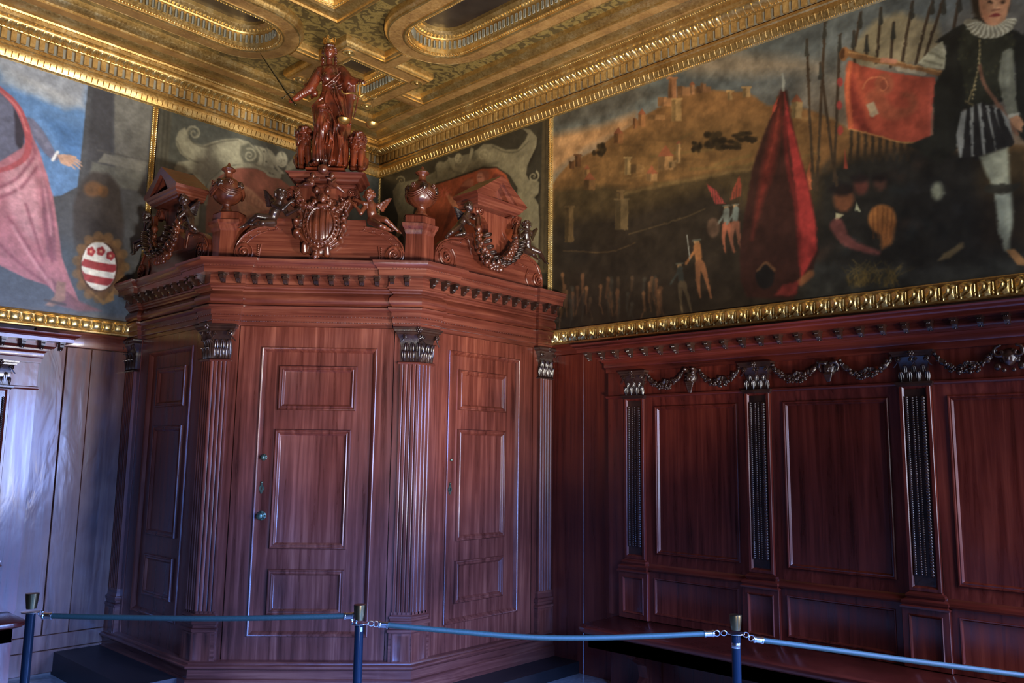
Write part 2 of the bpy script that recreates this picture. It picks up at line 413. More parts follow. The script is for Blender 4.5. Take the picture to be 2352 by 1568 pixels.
# gilded wall cornices: trim_1 along the left wall, trim_2 along the right wall
CORN = [(0, 4.432), (.012, 4.434), (.02, 4.446), (.03, 4.452), (.04, 4.475), (.052, 4.505), (.05, 4.53), (.06, 4.538), (.06, 4.556), (.03, 4.559), (.03, 4.572), (.036, 4.574), (.036, 4.65), (.072, 4.652), (.076, 4.66), (.08, 4.661), (.1, 4.664), (.122, 4.674), (.136, 4.69), (.14, 4.70), (.14, 4.708), (.158, 4.712), (.168, 4.716), (.172, 4.742), (.182, 4.744), (.19, 4.757), (.205, 4.759), (.22, 4.762), (.25, 4.772), (.275, 4.79), (.285, 4.80), (.33, 4.80), (.335, 4.77), (.345, 4.76), (.43, ZS), (.432, 4.757), (.445, 4.758), (.447, 4.77), (.46, 4.775), (.485, 4.79), (.495, 4.80), (.498, ZF)]
def leaf_mesh(w, h, d, curl, m, nx=6, nz=7, ribs=3, name='acanthus'):
    """upright leaf: width w, height h, leaning out by d and curling over at the tip"""
    R = []
    for j in range(nz+1):
        t = j/nz; wd_ = w*(.62+.5*math.sin(PI*min(t*1.05, 1)))*(1 if t < .8 else max(.35, 1-(t-.8)*3.2))
        z = h*(t if t < .82 else .82+(t-.82)*.35 - max(0, t-.9)*.9); y = d*t*t+curl*max(0, (t-.7)/.3)**1.3
        R.append([(wd_*(i/nx-.5), y+.12*w*math.cos(2*PI*ribs*(i/nx-.5))-.25*w*abs(i/nx-.5)*(1 if t < .95 else .5), z) for i in range(nx+1)])
    return MB().loft(R, False).mesh(name, m, 80)
DENT = MB().box(-.018, .018, -.022, .006, -.037, .037).mesh('dentil', M['goldflat'], 0)
EGG = MB().ball((0, 0, 0), .02, 10, 7, (.95, 2.0, .75)).mesh('egg', M['goldhi'])
FLEAF = leaf_mesh(.04, .052, .012, .0, M['gold'], 8, 5, 2, 'frame_leaf')
def cornice(idx, face, sgn, L, nd):
    path = [face.W(sgn*0, 0)[:2], face.W(sgn*L, 0)[:2]]
    # mitre in the room corner: start profile points on the diagonal
    rings = [[face.W(sgn*d, z, d) for d, z in CORN], [face.W(sgn*L, z, d) for d, z in CORN]]
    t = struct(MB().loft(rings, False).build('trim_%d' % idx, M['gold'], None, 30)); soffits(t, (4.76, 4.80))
    b = MB().box(0, 0, 0, 0, 0, 0); b = MB()
    b.box(.05, L, .0365, .04, 4.575, 4.65, lambda s, w, z: face.W(sgn*s, z, w)); b.build('silvered_groove', M['silver'], t, 0)
    FM = face.M()
    for k in range(nd):
        s = .082+.0632*k
        put('dentil', DENT, t, FM @ Matrix.Translation((sgn*s, .055, 4.613)))
    for k in range(min(300, int(3.9/.0295))):
        s = .13+.0295*k*1.0
        if k % 2 == 0: put('egg', EGG, t, FM @ Matrix.Translation((sgn*s, .104, 4.672)) @ Matrix.Rotation(.36, 4, 'X'))
    b = MB()
    for k in range(int(L/.0295)//2):
        s = .1595+.059*k; p0 = face.W(sgn*s, 4.653, .078); p1 = face.W(sgn*s, 4.686, .138); b.tube([p0, p1], .0045, 5)
    for k in range(int(L/.019)):
        b.ball(face.W(sgn*(.2+.019*k), 4.75, .182), .0075, 6, 4)
    for k in range(int(L/.03)):
        if k % 3: b.ball(face.W(sgn*(.08+.02*k), 4.657, .078), .005, 5, 3)
    for k in range(int(L/.016)):
        b.ball(face.W(sgn*(.03+.016*k), 4.447, .026), .0055, 5, 3)
    tag(b.build('bead_row', M['goldhi'], t), kind='stuff')
    for k in range(int(4.9/.043)):
        put('frame_leaf', FLEAF, t, FM @ Matrix.Translation((sgn*(.075+.043*k), .034, 4.458)) @ Matrix.Rotation(-.22, 4, 'X'))
    return t
cornice(1, LW, -1, 8.9, 64); cornice(2, RW, 1, 7.9, 84)

# ------------------------------------------------------------------ the corner porch (bussola)
porch = empty('corner_porch', (-1.6, -1.6, 0), 'tall red-brown walnut porch of three panelled faces built across the room corner', 'porch')
JW = -.03
def fxy(f, u, w): return f.W(u, 0, w)[:2]
# plan path of the entablature, breaking forward over the pilasters
PATH = [fxy(SRF, 1.435, 0), fxy(SRF, 1.235, 0), fxy(SRF, 1.235, JW), fxy(SRF, .185, JW), fxy(SRF, .185, 0), (-1.435, -2.385),
        fxy(FR, .49, 0), fxy(FR, .49, JW), fxy(FR, -.555, JW), fxy(FR, -.555, 0), (-2.43, -1.39), fxy(SLF, .185, 0), fxy(SLF, .185, JW), fxy(SLF, 1.19, JW), fxy(SLF, 1.19, 0), fxy(SLF, 1.39, 0)]
PLAIN = [(0, -2.385), (-1.435, -2.385), (-2.43, -1.39), (-2.43, 0)]
sweep(MB(), PLAIN, [(-.06, .02), (-.06, 2.6)], 1, False, False).build('carcass', M['wood'], porch, 0)
sweep(MB(), PATH, [(-.1, 2.452), (.0, 2.455), (0, 2.484), (.006, 2.487), (.006, 2.523), (.014, 2.527), (.014, 2.562), (.022, 2.566), (.034, 2.578), (.036, 2.59), (-.02, 2.592)]).build('architrave', M['woodh'], porch)
sweep(MB(), PATH, [(-.02, 2.590)]+[(.002+.03*math.sin(PI*i/10), 2.592+.098*i/10) for i in range(11)]+[(-.02, 2.692)]).build('frieze', M['woodh'], porch)
corn = sweep(MB(), PATH, [(-.02, 2.688), (.012, 2.69), (.016, 2.70), (.03, 2.708), (.034, 2.718), (.044, 2.722), (.044, 2.733), (.038, 2.735), (.038, 2.797), (.098, 2.80), (.1, 2.838), (.106, 2.84), (.108, 2.85), (.116, 2.856), (.13, 2.868), (.136, 2.882), (.138, 2.896), (-.08, 2.90)]).build('cornice', M['woodh'], porch)
b = MB(); b.plate([(.02, .02), (.02, -2.40), (-1.44, -2.40), (-2.44, -1.40), (-2.44, .02)][::-1], [], lambda a, c, h: (a, c, h), 2.86, 2.897); b.build('top_boards', M['woodh'], porch, 0)
def path_beads(path, off, z, step, r, name, m, parent, n=5, k=3):
    b = MB()
    for i in range(len(path)-1):
        a, c = Vector(path[i]), Vector(path[i+1]); L = (c-a).length
        if L < .06: continue
        t = (c-a)/L; nn = Vector((-t.y, t.x)); cnt = int(L/step)
        for j in range(cnt+1):
            p = a+t*(L*j/max(cnt, 1))+nn*off; b.ball((p.x, p.y, z), r, n, k)
    return tag(b.build(name, m, parent), kind='stuff')
path_beads(PATH, .008, 2.486, .0105, .0035, 'bead_row', M['carvered'], porch)
path_beads(PATH, .016, 2.525, .026, .0035, 'bead_row', M['carvered'], porch)
path_beads(PATH, .108, 2.846, .022, .0035, 'bead_row', M['carvered'], porch)
# modillions
b = MB(); b.box(-.019, .019, 0, .066, .05, .062); b.loft([[(-.014, 0, .05), (.014, 0, .05), (.014, 0, 0), (-.014, 0, 0)], [(-.014, .02, .05), (.014, .02, .05), (.014, .02, .004), (-.014, .02, .004)], [(-.014, .036, .05), (.014, .036, .05), (.014, .036, .024), (-.014, .036, .024)], [(-.014, .056, .05), (.014, .056, .05), (.014, .056, .026), (-.014, .056, .026)]], True, True, True)
for k in (-1, 0, 1): b.ball((k*.008, .058, .045), .0045, 5, 4); b.ball((k*.007, .03, .02), .0045, 5, 4)
b.ball((0, .02, .004), .006, 6, 4)
MODI = b.mesh('modillion', M['carve'], 40)
def modil(parent, T, u, z, w, s=1.): put('modillion', MODI, parent, T @ Matrix.Translation((u, w, z)) @ Matrix.Scale(s, 4))
for k in range(13): modil(corn, SRF.M(), .06+.1085*k, 2.737, .038+(0 if .185 < .06+.1085*k < 1.235 else .03)-.03)
for k in range(13): modil(corn, FR.M(), -.66+.1035*k, 2.737, .010+(.0 if -.555 < -.66+.1035*k < .49 else .03))
for k in range(12): modil(corn, SLF.M(), .07+.108*k, 2.737, .010+(0 if .185 < .07+.108*k < 1.19 else .03))
# base
sweep(MB(), PLAIN, [(-.06, .275), (.008, .268), (.014, .262), (.016, .254), (.03, .252)]+[(.03+.012*math.cos(RAD(90-180*i/8)), .238+.013*math.sin(RAD(90-180*i/8))) for i in range(9)]+[(.02, .222), (.02, .168), (.034, .162), (.036, .15), (.036, 0)]).build('base', M['woodh'], porch)
def raised_panel(mb, f, u0, z0, u1, z1, w=-.045):
    return nested(mb, f, u0, z0, u1, z1, [(0, w-.003), (0, w+.012), (.004, w+.018), (.010, w+.019), (.014, w+.015), (.02, w+.014), (.026, w+.017), (.031, w+.013), (.037, w+.004), (.041, w+.002), (.043, w+.0015)])
def leaf_door(name, f, rect, mould, panels):
    u0, z0, u1, z1 = rect; a0, b0, a1, b1 = mould
    q = lambda u, z, w: f.W(u, z, w)
    b = MB(); b.loft([[q(u0, z0, -.06), q(u1, z0, -.06), q(u1, z1, -.06), q(u0, z1, -.06)], [q(u0, z0, -.029), q(u1, z0, -.029), q(u1, z1, -.029), q(u0, z1, -.029)], [q(a0-.002, b0-.002, -.029), q(a1+.002, b0-.002, -.029), q(a1+.002, b1+.002, -.029), q(a0-.002, b1+.002, -.029)], [q(a0, b0, -.03), q(a1, b0, -.03), q(a1, b1, -.03), q(a0, b1, -.03)]])
    nested(b, f, a0, b0, a1, b1, [(0, -.03), (.002, -.020), (.007, -.017), (.012, -.019), (.017, -.026), (.019, -.0265), (.025, -.034), (.032, -.042), (.034, -.045)])
    d = b.build(name, M['wood'], porch)
    for p in panels: raised_panel(MB(), f, *p).build('raised_panel', M['wood'], d)
    return d
d1 = leaf_door('front_door', FR, (-.548, .272, .497, 2.452), (-.397, .415, .388, 2.313), [(-.273, 1.886, .251, 2.187), (-.28, .973, .225, 1.756), (-.279, .551, .219, .841)])
# side faces: s measured from the front corner
for nm, S, sg in (('side_door', SRF, 0), ('side_door', SLF, 0)):
    ee = 1.20 if S is SRF else 1.155
    d = leaf_door(nm, S, (.20, .272, ee, 2.452), (.298, .45, ee-.148, 2.341), [(.413, 1.921, ee-.293, 2.208), (.413, 1.003, ee-.293, 1.782), (.413, .58, ee-.3, .868)])
    if S is SRF: d2 = d
    tag(d, 'narrow right-hand side door' if S is SRF else 'narrow left-hand side door in deep shade')
# jamb strips
b = MB(); fbox(b, FR, .503, .60, .27, 2.455, -.06, -.024); fbox(b, FR, -.66, -.556, .27, 2.455, -.06, -.024)
for S, e in ((SRF, 1.206), (SLF, 1.161)): fbox(b, S, .10, .194, .27, 2.455, -.06, -.024); fbox(b, S, e, e+.1, .27, 2.455, -.06, -.024)
b.build('jamb', M['wood'], porch, 0)
# pilasters -------------------------------------------------------
def flutes(f, u0, u1, w0, n=4, dep=.009):
    """plan points from u0 to u1 on a face, with n flutes"""
    L = u1-u0; fl = L/(n+.45*(n+1)); gap = fl*.45; P = [(u0, w0)]; u = u0+gap
    for k in range(n):
        for i in range(7):
            t = i/6; P.append((u+fl*t, w0-dep*math.sin(PI*t)))
        u += fl+gap
    P.append((u1, w0)); return [f.W(a, 0, w)[:2] for a, w in P]
def shaft(pts, z0, z1, parent, m=None):
    b = MB(); b.loft([[(x, y, z) for x, y in pts] for z in (z0, z1)], False); return b.build('shaft', m or M['wood'], parent, 25)
ACA = leaf_mesh(.034, .085, .014, .014, M['carve'], 8, 8, 2.5, 'acanthus_leaf')
ACA2 = leaf_mesh(.036, .145, .016, .022, M['carve'], 8, 9, 2.5, 'acanthus_leaf_tall')
def spiral(r0, r1, turns, n=22, dirn=1, a0=90):
    return [((r0+(r1-r0)*i/n)*math.cos(RAD(a0)+dirn*2*PI*turns*i/n), (r0+(r1-r0)*i/n)*math.sin(RAD(a0)+dirn*2*PI*turns*i/n)) for i in range(n+1)]
def volute_mesh(dirn, m, r=.018, name='volute'):
    b = MB(); sp = spiral(r, .004, 1.4, 20, dirn, 90)
    stem = [(-dirn*.045*-1*0 - dirn*-.04*1.0*(1-t)*-1, -.07*(1-t)**1.2) for t in [0, .25, .5, .75]]
    pts = [(-dirn*-1*(-.035)*(1-t)**2, 0, -.065*(1-t)) for t in (0, .2, .4, .6, .8)]
    pts = [(p[0], .0+.012*i/4, p[2]+r) for i, p in enumerate(pts)]+[(x, .014+.01*i/20, z) for i, (x, z) in enumerate(sp)]
    b.tube(pts, [.0045]*5+[.0055-.0025*i/20 for i in range(21)], 6); b.ball((0, .022, 0), .006, 6, 4)
    return b.mesh(name, m, 60)
VOL = {1: volute_mesh(1, M['carve']), -1: volute_mesh(-1, M['carve'])}
def flower_mesh(m):
    b = MB()
    for k in range(6):
        a = k*PI/3; b.ball((.011*math.cos(a), .004, .011*math.sin(a)), .0075, 6, 4)
    b.ball((0, .012, 0), .008, 6, 4); return b.mesh('flower', m, 60)
FLOW = flower_mesh(M['carve'])
def inst(name, me, parent, face, u, z, w, sc=1., rotz=0.):
    return put(name, me, parent, face.M() @ Matrix.Translation((u, w, z)) @ Matrix.Rotation(rotz, 4, 'Z') @ Matrix.Scale(sc, 4))
def corner_pilaster(fa, ua0, ua1, fb, ub0, ub1, corner):
    """two fluted faces meeting at a corner: fa from ua0 (inner) to ua1 (corner), fb from ub0 (corner) to ub1 (inner)"""
    pil = empty('p', (corner[0], corner[1], 0), None, None) if 0 else None
    cp = [fa.W(ua0, 0)[:2], corner, fb.W(ub1, 0)[:2]]
    aa = flutes(fa, ua0, ua1-(.004 if ua1 > ua0 else -.004), -.012); bb = flutes(fb, ub0+(.004 if ub1 > ub0 else -.004), ub1, -.012)
    pts = [fa.W(ua0, 0, -.06)[:2]]+aa+bb+[fb.W(ub1, 0, -.06)[:2]]
    sh = shaft(pts, .56, 2.215, porch)
    e = .02
    path = [fa.W(ua0-(e if ua1 > ua0 else -e), 0, -.0)[:2], corner, fb.W(ub1+(e if ub1 > ub0 else -e), 0, 0)[:2]]
    path = [fa.W(ua0-(e if ua1 > ua0 else -e), 0, -.06)[:2]]+path+[fb.W(ub1+(e if ub1 > ub0 else -e), 0, -.06)[:2]]
    sd = 1
    ped = sweep(MB(), path, [(0, .25), (0, .448), (.008, .452), (.008, .47), (-.004, .474), (-.004, .492), (.006, .496), (.008, .508), (.006, .52), (-.006, .524), (-.006, .535), (-.001, .54), (-.003, .552), (-.012, .558), (-.012, .575), (-.05, .58)], sd).build('pedestal', M['woodh'], porch)
    for f, a, c in ((fa, ua0, ua1), (fb, ub0, ub1)):
        lo, hi = min(a, c), max(a, c)
        nested(MB(), f, lo+.0, .262, hi-.004, .444, [(0, -.001), (.0, .004), (.010, .004), (.016, -.002+.003)]).build('pedestal_panel', M['wood'], ped)
    sweep(MB(), path, [(-.05, 2.208), (-.006, 2.208), (-.002, 2.214), (-.004, 2.222), (-.012, 2.226), (-.05, 2.228)], sd).build('astragal', M['woodh'], porch)
    cap = sweep(MB(), path, [(-.05, 2.228), (-.02, 2.228), (-.02, 2.33), (-.012, 2.38), (.006, 2.412), (.012, 2.416), (.012, 2.426), (.022, 2.432), (.024, 2.442), (.03, 2.446), (.03, 2.456), (-.05, 2.457)], sd).build('capital', M['carve'], porch)
    for f, inn, crn in ((fa, ua0, ua1), (fb, ub0, ub1)):
        L = crn-inn; sg = 1 if L > 0 else -1
        for t in (.2, .5, .82) : inst('acanthus_leaf', ACA, cap, f, inn+L*t, 2.229, -.014)
        for t in (.02, .36, .68): inst('acanthus_leaf', ACA2, cap, f, inn+L*t, 2.229, -.018)
        inst('volute', VOL[sg if f.W(1, 0)[0] is not None else 1], cap, f, inn-sg*.004, 2.398, .002, 1.15)
        inst('volute', VOL[-sg], cap, f, crn-sg*.03, 2.395, -.002, .8)
    inst('flower', FLOW, cap, fb, ub0, 2.44, .03, 1.3)
    inst('acanthus_leaf', ACA2, cap, fb, ub0+(.004 if ub1 > ub0 else -.004), 2.229, -.01, 1.0)
corner_pilaster(SRF, .135, 0, FR, .672, .545, (-1.435, -2.385))
corner_pilaster(FR, -.61, -.7354, SLF, 0, .135, (-2.43, -1.39))
def wall_pilaster(S, s0, s1):
    pts = [S.W(s0, 0, -.06)[:2]]+flutes(S, s0, s1, .0, 5)+[S.W(s1, 0, -.06)[:2]]
    shaft(pts, .56, 2.215, porch)
    e = .015; P = [(s0-e, -.06), (s0-e, .012), (s1+e, .012), (s1+e, -.06)]
    T = lambda x, y, z: S.W(x, z, y)
    ped = sweep(MB(), P, [(0, .25), (0, .448), (.008, .452), (.008, .47), (-.004, .474), (-.004, .492), (.006, .496), (.008, .508), (.006, .52), (-.006, .524), (-.01, .552), (-.012, .575), (-.05, .58)], 1, T=T).build('pedestal', M['woodh'], porch)
    nested(MB(), S, s0, .262, s1, .444, [(0, .011), (0, .016), (.010, .016), (.016, .013)]).build('pedestal_panel', M['wood'], ped)
    cap = sweep(MB(), P, [(-.05, 2.208), (-.004, 2.208), (0, 2.216), (-.01, 2.226), (-.02, 2.228), (-.02, 2.33), (-.01, 2.38), (.008, 2.412), (.012, 2.426), (.022, 2.432), (.03, 2.446), (.03, 2.456), (-.05, 2.457)], 1, T=T).build('capital', M['carve'], porch)
    for t in (.0, .33, .67, 1): inst('acanthus_leaf', ACA, cap, S, s0+(s1-s0)*t, 2.229, .004)
    for t in (.16, .5, .84): inst('acanthus_leaf', ACA2, cap, S, s0+(s1-s0)*t, 2.229, .0)
    inst('volute', VOL[1 if S is SRF else 1], cap, S, s0, 2.40, .014); inst('volute', VOL[-1], cap, S, s1, 2.40, .014)
    inst('flower', FLOW, cap, S, (s0+s1)/2, 2.44, .035)
wall_pilaster(SRF, 1.257, 1.415); wall_pilaster(SLF, 1.212, 1.37)
# side ledges of the porch
MB().box(-1.33, -.003, -2.66, -2.36, 0, .085).build('side_step', M['dark'], porch, 0)
b = MB(); b.box(-2.78, -2.4, -1.3, -.003, 0, .158); b.build('side_step', M['dark'], porch, 0)
# knobs and keyhole plates on the front door
def knob(f, u, z, parent, w=-.045, s=1.):
    b = MB(); L = [(0, 0), (.026, 0), (.027, .004), (.022, .007), (.010, .009), (.008, .022), (.016, .028), (.02, .038), (.017, .05), (.008, .055), (0, .056)]
    rings = [[f.W(u+s*r*math.cos(2*PI*k/16), z+s*r*math.sin(2*PI*k/16), w+s*h) for k in range(16)] for r, h in L[1:-1]]
    b.loft(rings, True, True, True)
    for k in range(8): b.ball(f.W(u+s*.022*math.cos(k*PI/4), z+s*.022*math.sin(k*PI/4), w+.006), .006*s, 6, 4)
    tag(b.build('knob', M['bronze'], parent), 'green bronze knob')
knob(FR, -.347, 1.568, d1, s=.8); knob(FR, -.343, 1.185, d1, s=1.15)
def keyplate(f, u, z, parent, w=-.045):
    out = [(u+.014*math.cos(a)*(1+.25*math.cos(4*a)), z+.032*math.sin(a)*(1+.1*math.cos(4*a))) for a in [2*PI*k/28 for k in range(28)]]
    hole = [(u+.004*math.cos(2*PI*k/8), z+.011*math.sin(2*PI*k/8)) for k in range(8)]
    b = MB(); b.plate(out, [hole], lambda a, c, h: f.W(a, c, h), w, w+.006); b.ball(f.W(u, z+.04, w+.004), .008, 8, 5)
    tag(b.build('keyhole_plate', M['bronze'], parent, 60), 'green bronze keyhole plate')
keyplate(FR, -.352, 1.362, d1); keyplate(SRF, .354, 1.36, d2)
b = MB(); b.ball(SRF.W(.36, 1.565, -.04), .012, 8, 5, (1, 1, .8)); b.build('lock_stud', M['bronze'], d2)

# ------------------------------------------------------------------ wall panelling with benches
BEADS = None
def beads_mesh():
    b = MB(); z = .985
    for c, st, r in ((-.046, .0125, .0088), (-.015, .0135, .0072), (.006, .0125, .0062), (.040, .0165, .0125)):
        z = .99
        while z < 1.955: b.ball((c, .006, z), r, 6, 4, (1, .8, 1.15)); z += st
    return b.mesh('bead_strings', M['carve'], 60)
BEADS = beads_mesh()
def wainscot(S, cs, smax, label, vis, E=3.03):
    T3 = lambda x, y, z: S.W(x, z, y)
    o = empty('wall_panelling', S.W(E, 0, .1), label, 'panelling')
    b = MB(); fbox(b, S, E, smax, .0, 2.1, .001, .13); fbox(b, S, E, smax, 2.02, 2.42, .001, .148); b.build('backing', M['bench'], o, 0)
    P = [(E, 0.001), (E, .15), (smax, .15)]
    def sw(name, prof, m=M['benchh']): return sweep(MB(), P, prof, 1, T=T3).build(name, m, o)
    ends = [E]+[c for c in cs]+[smax]
    b = MB(); fbox(b, S, E, cs[0]-.083, .50, 2.03, .12, .15); b.build('end_stile', M['bench'], o, 0)
    for i in range(len(cs)):
        a = cs[i]+.083; e = (cs[i+1]-.083) if i+1 < len(cs) else smax
        nested(MB(), S, a, .87, e, 2.03, [(0, .13), (0, .15), (.004, .152), (.072, .138), (.073, .147), (.077, .151), (.083, .15), (.086, .143), (.092, .144), (.098, .134), (.106, .122), (.108, .121)]).build('tall_panel', M['bench'], o)
        nested(MB(), S, a+.03, .50, e-.03, .835, [(0, .13), (0, .178), (.045, .178), (.048, .182), (.054, .18), (.06, .165), (.062, .164)]).build('low_panel', M['bench'], o)
        b = MB(); sweep(b, [(a, .14), (e, .14)], [(0, .828), (.05, .83), (.054, .84), (.05, .85), (.036, .856), (.018, .866), (.012, .875), (-.005, .876)], 1, T=T3); b.build('dado_rail', M['benchh'], o)
    for c in cs:
        pl = MB()
        nested(pl, S, c-.083, .90, c+.083, 2.03, [(0, .12), (0, .178), (.003, .181), (.018, .181), (.023, .176), (.028, .168)], True)
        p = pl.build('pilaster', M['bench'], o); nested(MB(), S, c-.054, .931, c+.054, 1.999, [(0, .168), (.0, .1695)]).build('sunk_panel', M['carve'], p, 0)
        bo = put('bead_strings', BEADS, p, S.M() @ Matrix.Translation((c, .168, 0))); bo['kind'] = 'stuff'
        nested(MB(), S, c-.12, .50, c+.12, .815, [(0, .12), (0, .2), (.003, .203), (.034, .203), (.038, .207), (.044, .204), (.048, .192), (.05, .191)]).build('pedestal', M['bench'], p)
        b = MB(); Q = [(c-.083, .12), (c-.083, .178), (c+.083, .178), (c+.083, .12)]
        sweep(b, Q, [(.04, .812), (.042, .822), (.03, .828), (.036, .84), (.034, .852), (.02, .86), (.012, .862), (.018, .875), (.014, .886), (.002, .892), (-.004, .906), (-.05, .908)], 1, T=T3); b.build('pilaster_base', M['benchh'], p)
        b = MB(); sweep(b, Q, [(-.05, 2.008), (.0, 2.01), (.008, 2.02), (.016, 2.026), (.016, 2.038), (.0, 2.042), (-.01, 2.044), (-.012, 2.10), (-.004, 2.155), (.01, 2.18), (.02, 2.184), (.022, 2.196), (.03, 2.2), (.032, 2.212), (-.04, 2.214)], 1, T=T3)
        cap = b.build('capital', M['carve'], p)
        for t in (-.07, -.024, .024, .07): inst('acanthus_leaf', ACA, cap, S, c+t, 2.042, .168, .78)
        for t in (-.048, 0, .048): inst('acanthus_leaf', ACA2, cap, S, c+t, 2.042, .164, .72)
        inst('volute', VOL[1], cap, S, c-.072, 2.165, .18, .85); inst('volute', VOL[-1], cap, S, c+.072, 2.165, .18, .85)
        inst('volute', VOL[-1], cap, S, c-.012, 2.165, .178, .6); inst('volute', VOL[1], cap, S, c+.016, 2.165, .178, .6)
        inst('flower', FLOW, cap, S, c, 2.196, .208, 1.1)
    sw('neck_rail', [(0, 2.02), (.008, 2.022), (.014, 2.03), (.014, 2.04), (0, 2.046)])
    sw('architrave', [(0, 2.212), (.012, 2.214), (.012, 2.248), (.018, 2.25), (.022, 2.256), (.022, 2.285), (.03, 2.29), (.04, 2.30), (.04, 2.305), (.02, 2.306)])
    cn = sw('cornice', [(.02, 2.302), (.05, 2.304), (.052, 2.314), (.07, 2.318), (.078, 2.33), (.082, 2.332), (.082, 2.36), (.165, 2.362), (.167, 2.386), (.172, 2.388), (.176, 2.396), (.19, 2.402), (.198, 2.412), (.2, 2.42), (.0, 2.421)])
    k = 0
    while E-.1+.1235*k < vis: modil(cn, S.M(), E-.1+.1235*k, 2.305, .235, .92); k += 1
    return o
wsR = wainscot(SRW, (3.272, 4.212, 5.155, 6.10), 7.2, 'dark walnut wall panelling along the right wall, with carved pilasters and garlands', 6.2)
wsL = wainscot(SLW, (3.345, 4.29), 5.4, 'sunlit walnut panelling at the far left edge, beside the bare planks', 4.4, 3.09)
for S, s0, s1, lb in ((SRW, 3.10, 7.2, 'long dark walnut bench seat below the right wall panelling'), (SLW, 3.12, 5.4, 'short visible end of the walnut bench at the left edge')):
    T3 = lambda x, y, z, S=S: S.W(x, z, y)
    bn = empty('bench', S.W(s0, 0, .4), lb, 'bench')
    R = .1; w1 = .655 if S is SRW else .56; out = [(s1, .14), (s0, .14), (s0, w1-R)]+[(s0+R-R*math.cos(RAD(90*i/6)), w1-R+R*math.sin(RAD(90*i/6))) for i in range(1, 7)]+[(s1, w1)]
    rings = []
    for d, z in ((-.03, .452), (-.012, .455), (-.002, .465), (0, .478), (-.004, .49), (-.014, .496)):
        cxy = []
        for x, y in out:
            cxy.append(S.W(x-d*(1 if x < s0+.3 else 0), z, y+d*(1 if y > .3 else 0)))
        rings.append(cxy)
    MB().loft(rings, True, True, True).build('seat', M['benchh'], bn)
    b = MB(); sweep(b, [(s1, w1-.07), (s0+.08, w1-.07), (s0+.08, .14)], [(0, .36), (0, .455)], -1, T=T3, caps=False); fbox(b, S, s0+.08, s1, .36, .455, w1-.09, w1-.07); b.build('apron', M['benchh'], bn, 0)
    k = 0
    for c in ((3.42, 4.35, 5.3, 6.2) if S is SRW else (3.44, 4.4)):
        prof = [(.14, .455), (w1-.1, .455), (w1-.1, .41)]+[(w1-.16-.05*math.cos(t), .34+.07*math.sin(t)) for t in (1.2, .8, .4, 0, -.4)]+[(.32, .24), (.3, .16), (.34, .1), (.42, .06), (.42, .0), (.14, 0)]
        b = MB(); b.plate(prof, [], lambda a, z, h, c=c: S.W(c+h, z, a), -.035, .035); b.build('bracket', M['bench'], bn, 20)

# ------------------------------------------------------------------ sculpting: smooth unions of limbs turned into one surface
def nets(f, org, h):
    """surface nets on a scalar grid (inside < 0)"""
    s = f < 0; nx, ny, nz = f.shape
    c = [s[i:nx-1+i, j:ny-1+j, k:nz-1+k] for i in (0, 1) for j in (0, 1) for k in (0, 1)]
    a = np.logical_or.reduce(c) & ~np.logical_and.reduce(c)
    I = np.argwhere(a); idx = -np.ones(a.shape, np.int64); idx[a] = np.arange(len(I))
    acc = np.zeros((len(I), 3)); cnt = np.zeros(len(I))
    for ax in range(3):
        o1, o2 = [q for q in range(3) if q != ax]
        for p in (0, 1):
            for q in (0, 1):
                A = I.copy(); A[:, o1] += p; A[:, o2] += q; B = A.copy(); B[:, ax] += 1
                fa = f[A[:, 0], A[:, 1], A[:, 2]]; fb = f[B[:, 0], B[:, 1], B[:, 2]]
                m = (fa < 0) != (fb < 0); t = fa[m]/(fa[m]-fb[m]); pt = A[m].astype(float); pt[:, ax] += t
                acc[m] += pt; cnt[m] += 1
    V = acc/np.maximum(cnt, 1)[:, None]*h+np.array(org)
    Q = []
    for ax in range(3):
        o1, o2 = [q for q in range(3) if q != ax]
        sl0 = [slice(1, -1)]*3; sl1 = [slice(1, -1)]*3; sl0[ax] = slice(0, -1); sl1[ax] = slice(1, None)
        m = s[tuple(sl0)] != s[tuple(sl1)]; E = np.argwhere(m)
        if not len(E): continue
        off = np.ones(3, int); off[ax] = 0; E = E+off
        flip = s[E[:, 0], E[:, 1], E[:, 2]]
        def g(p, q):
            A = E.copy(); A[:, o1] -= p; A[:, o2] -= q; return idx[A[:, 0], A[:, 1], A[:, 2]]
        q = np.stack([g(0, 0), g(1, 0), g(1, 1), g(0, 1)], 1)
        if ax == 1: flip = ~flip
        q[~flip] = q[~flip][:, ::-1]; Q.append(q)
    Q = np.concatenate(Q); Q = Q[(Q >= 0).all(1)]; return V, Q
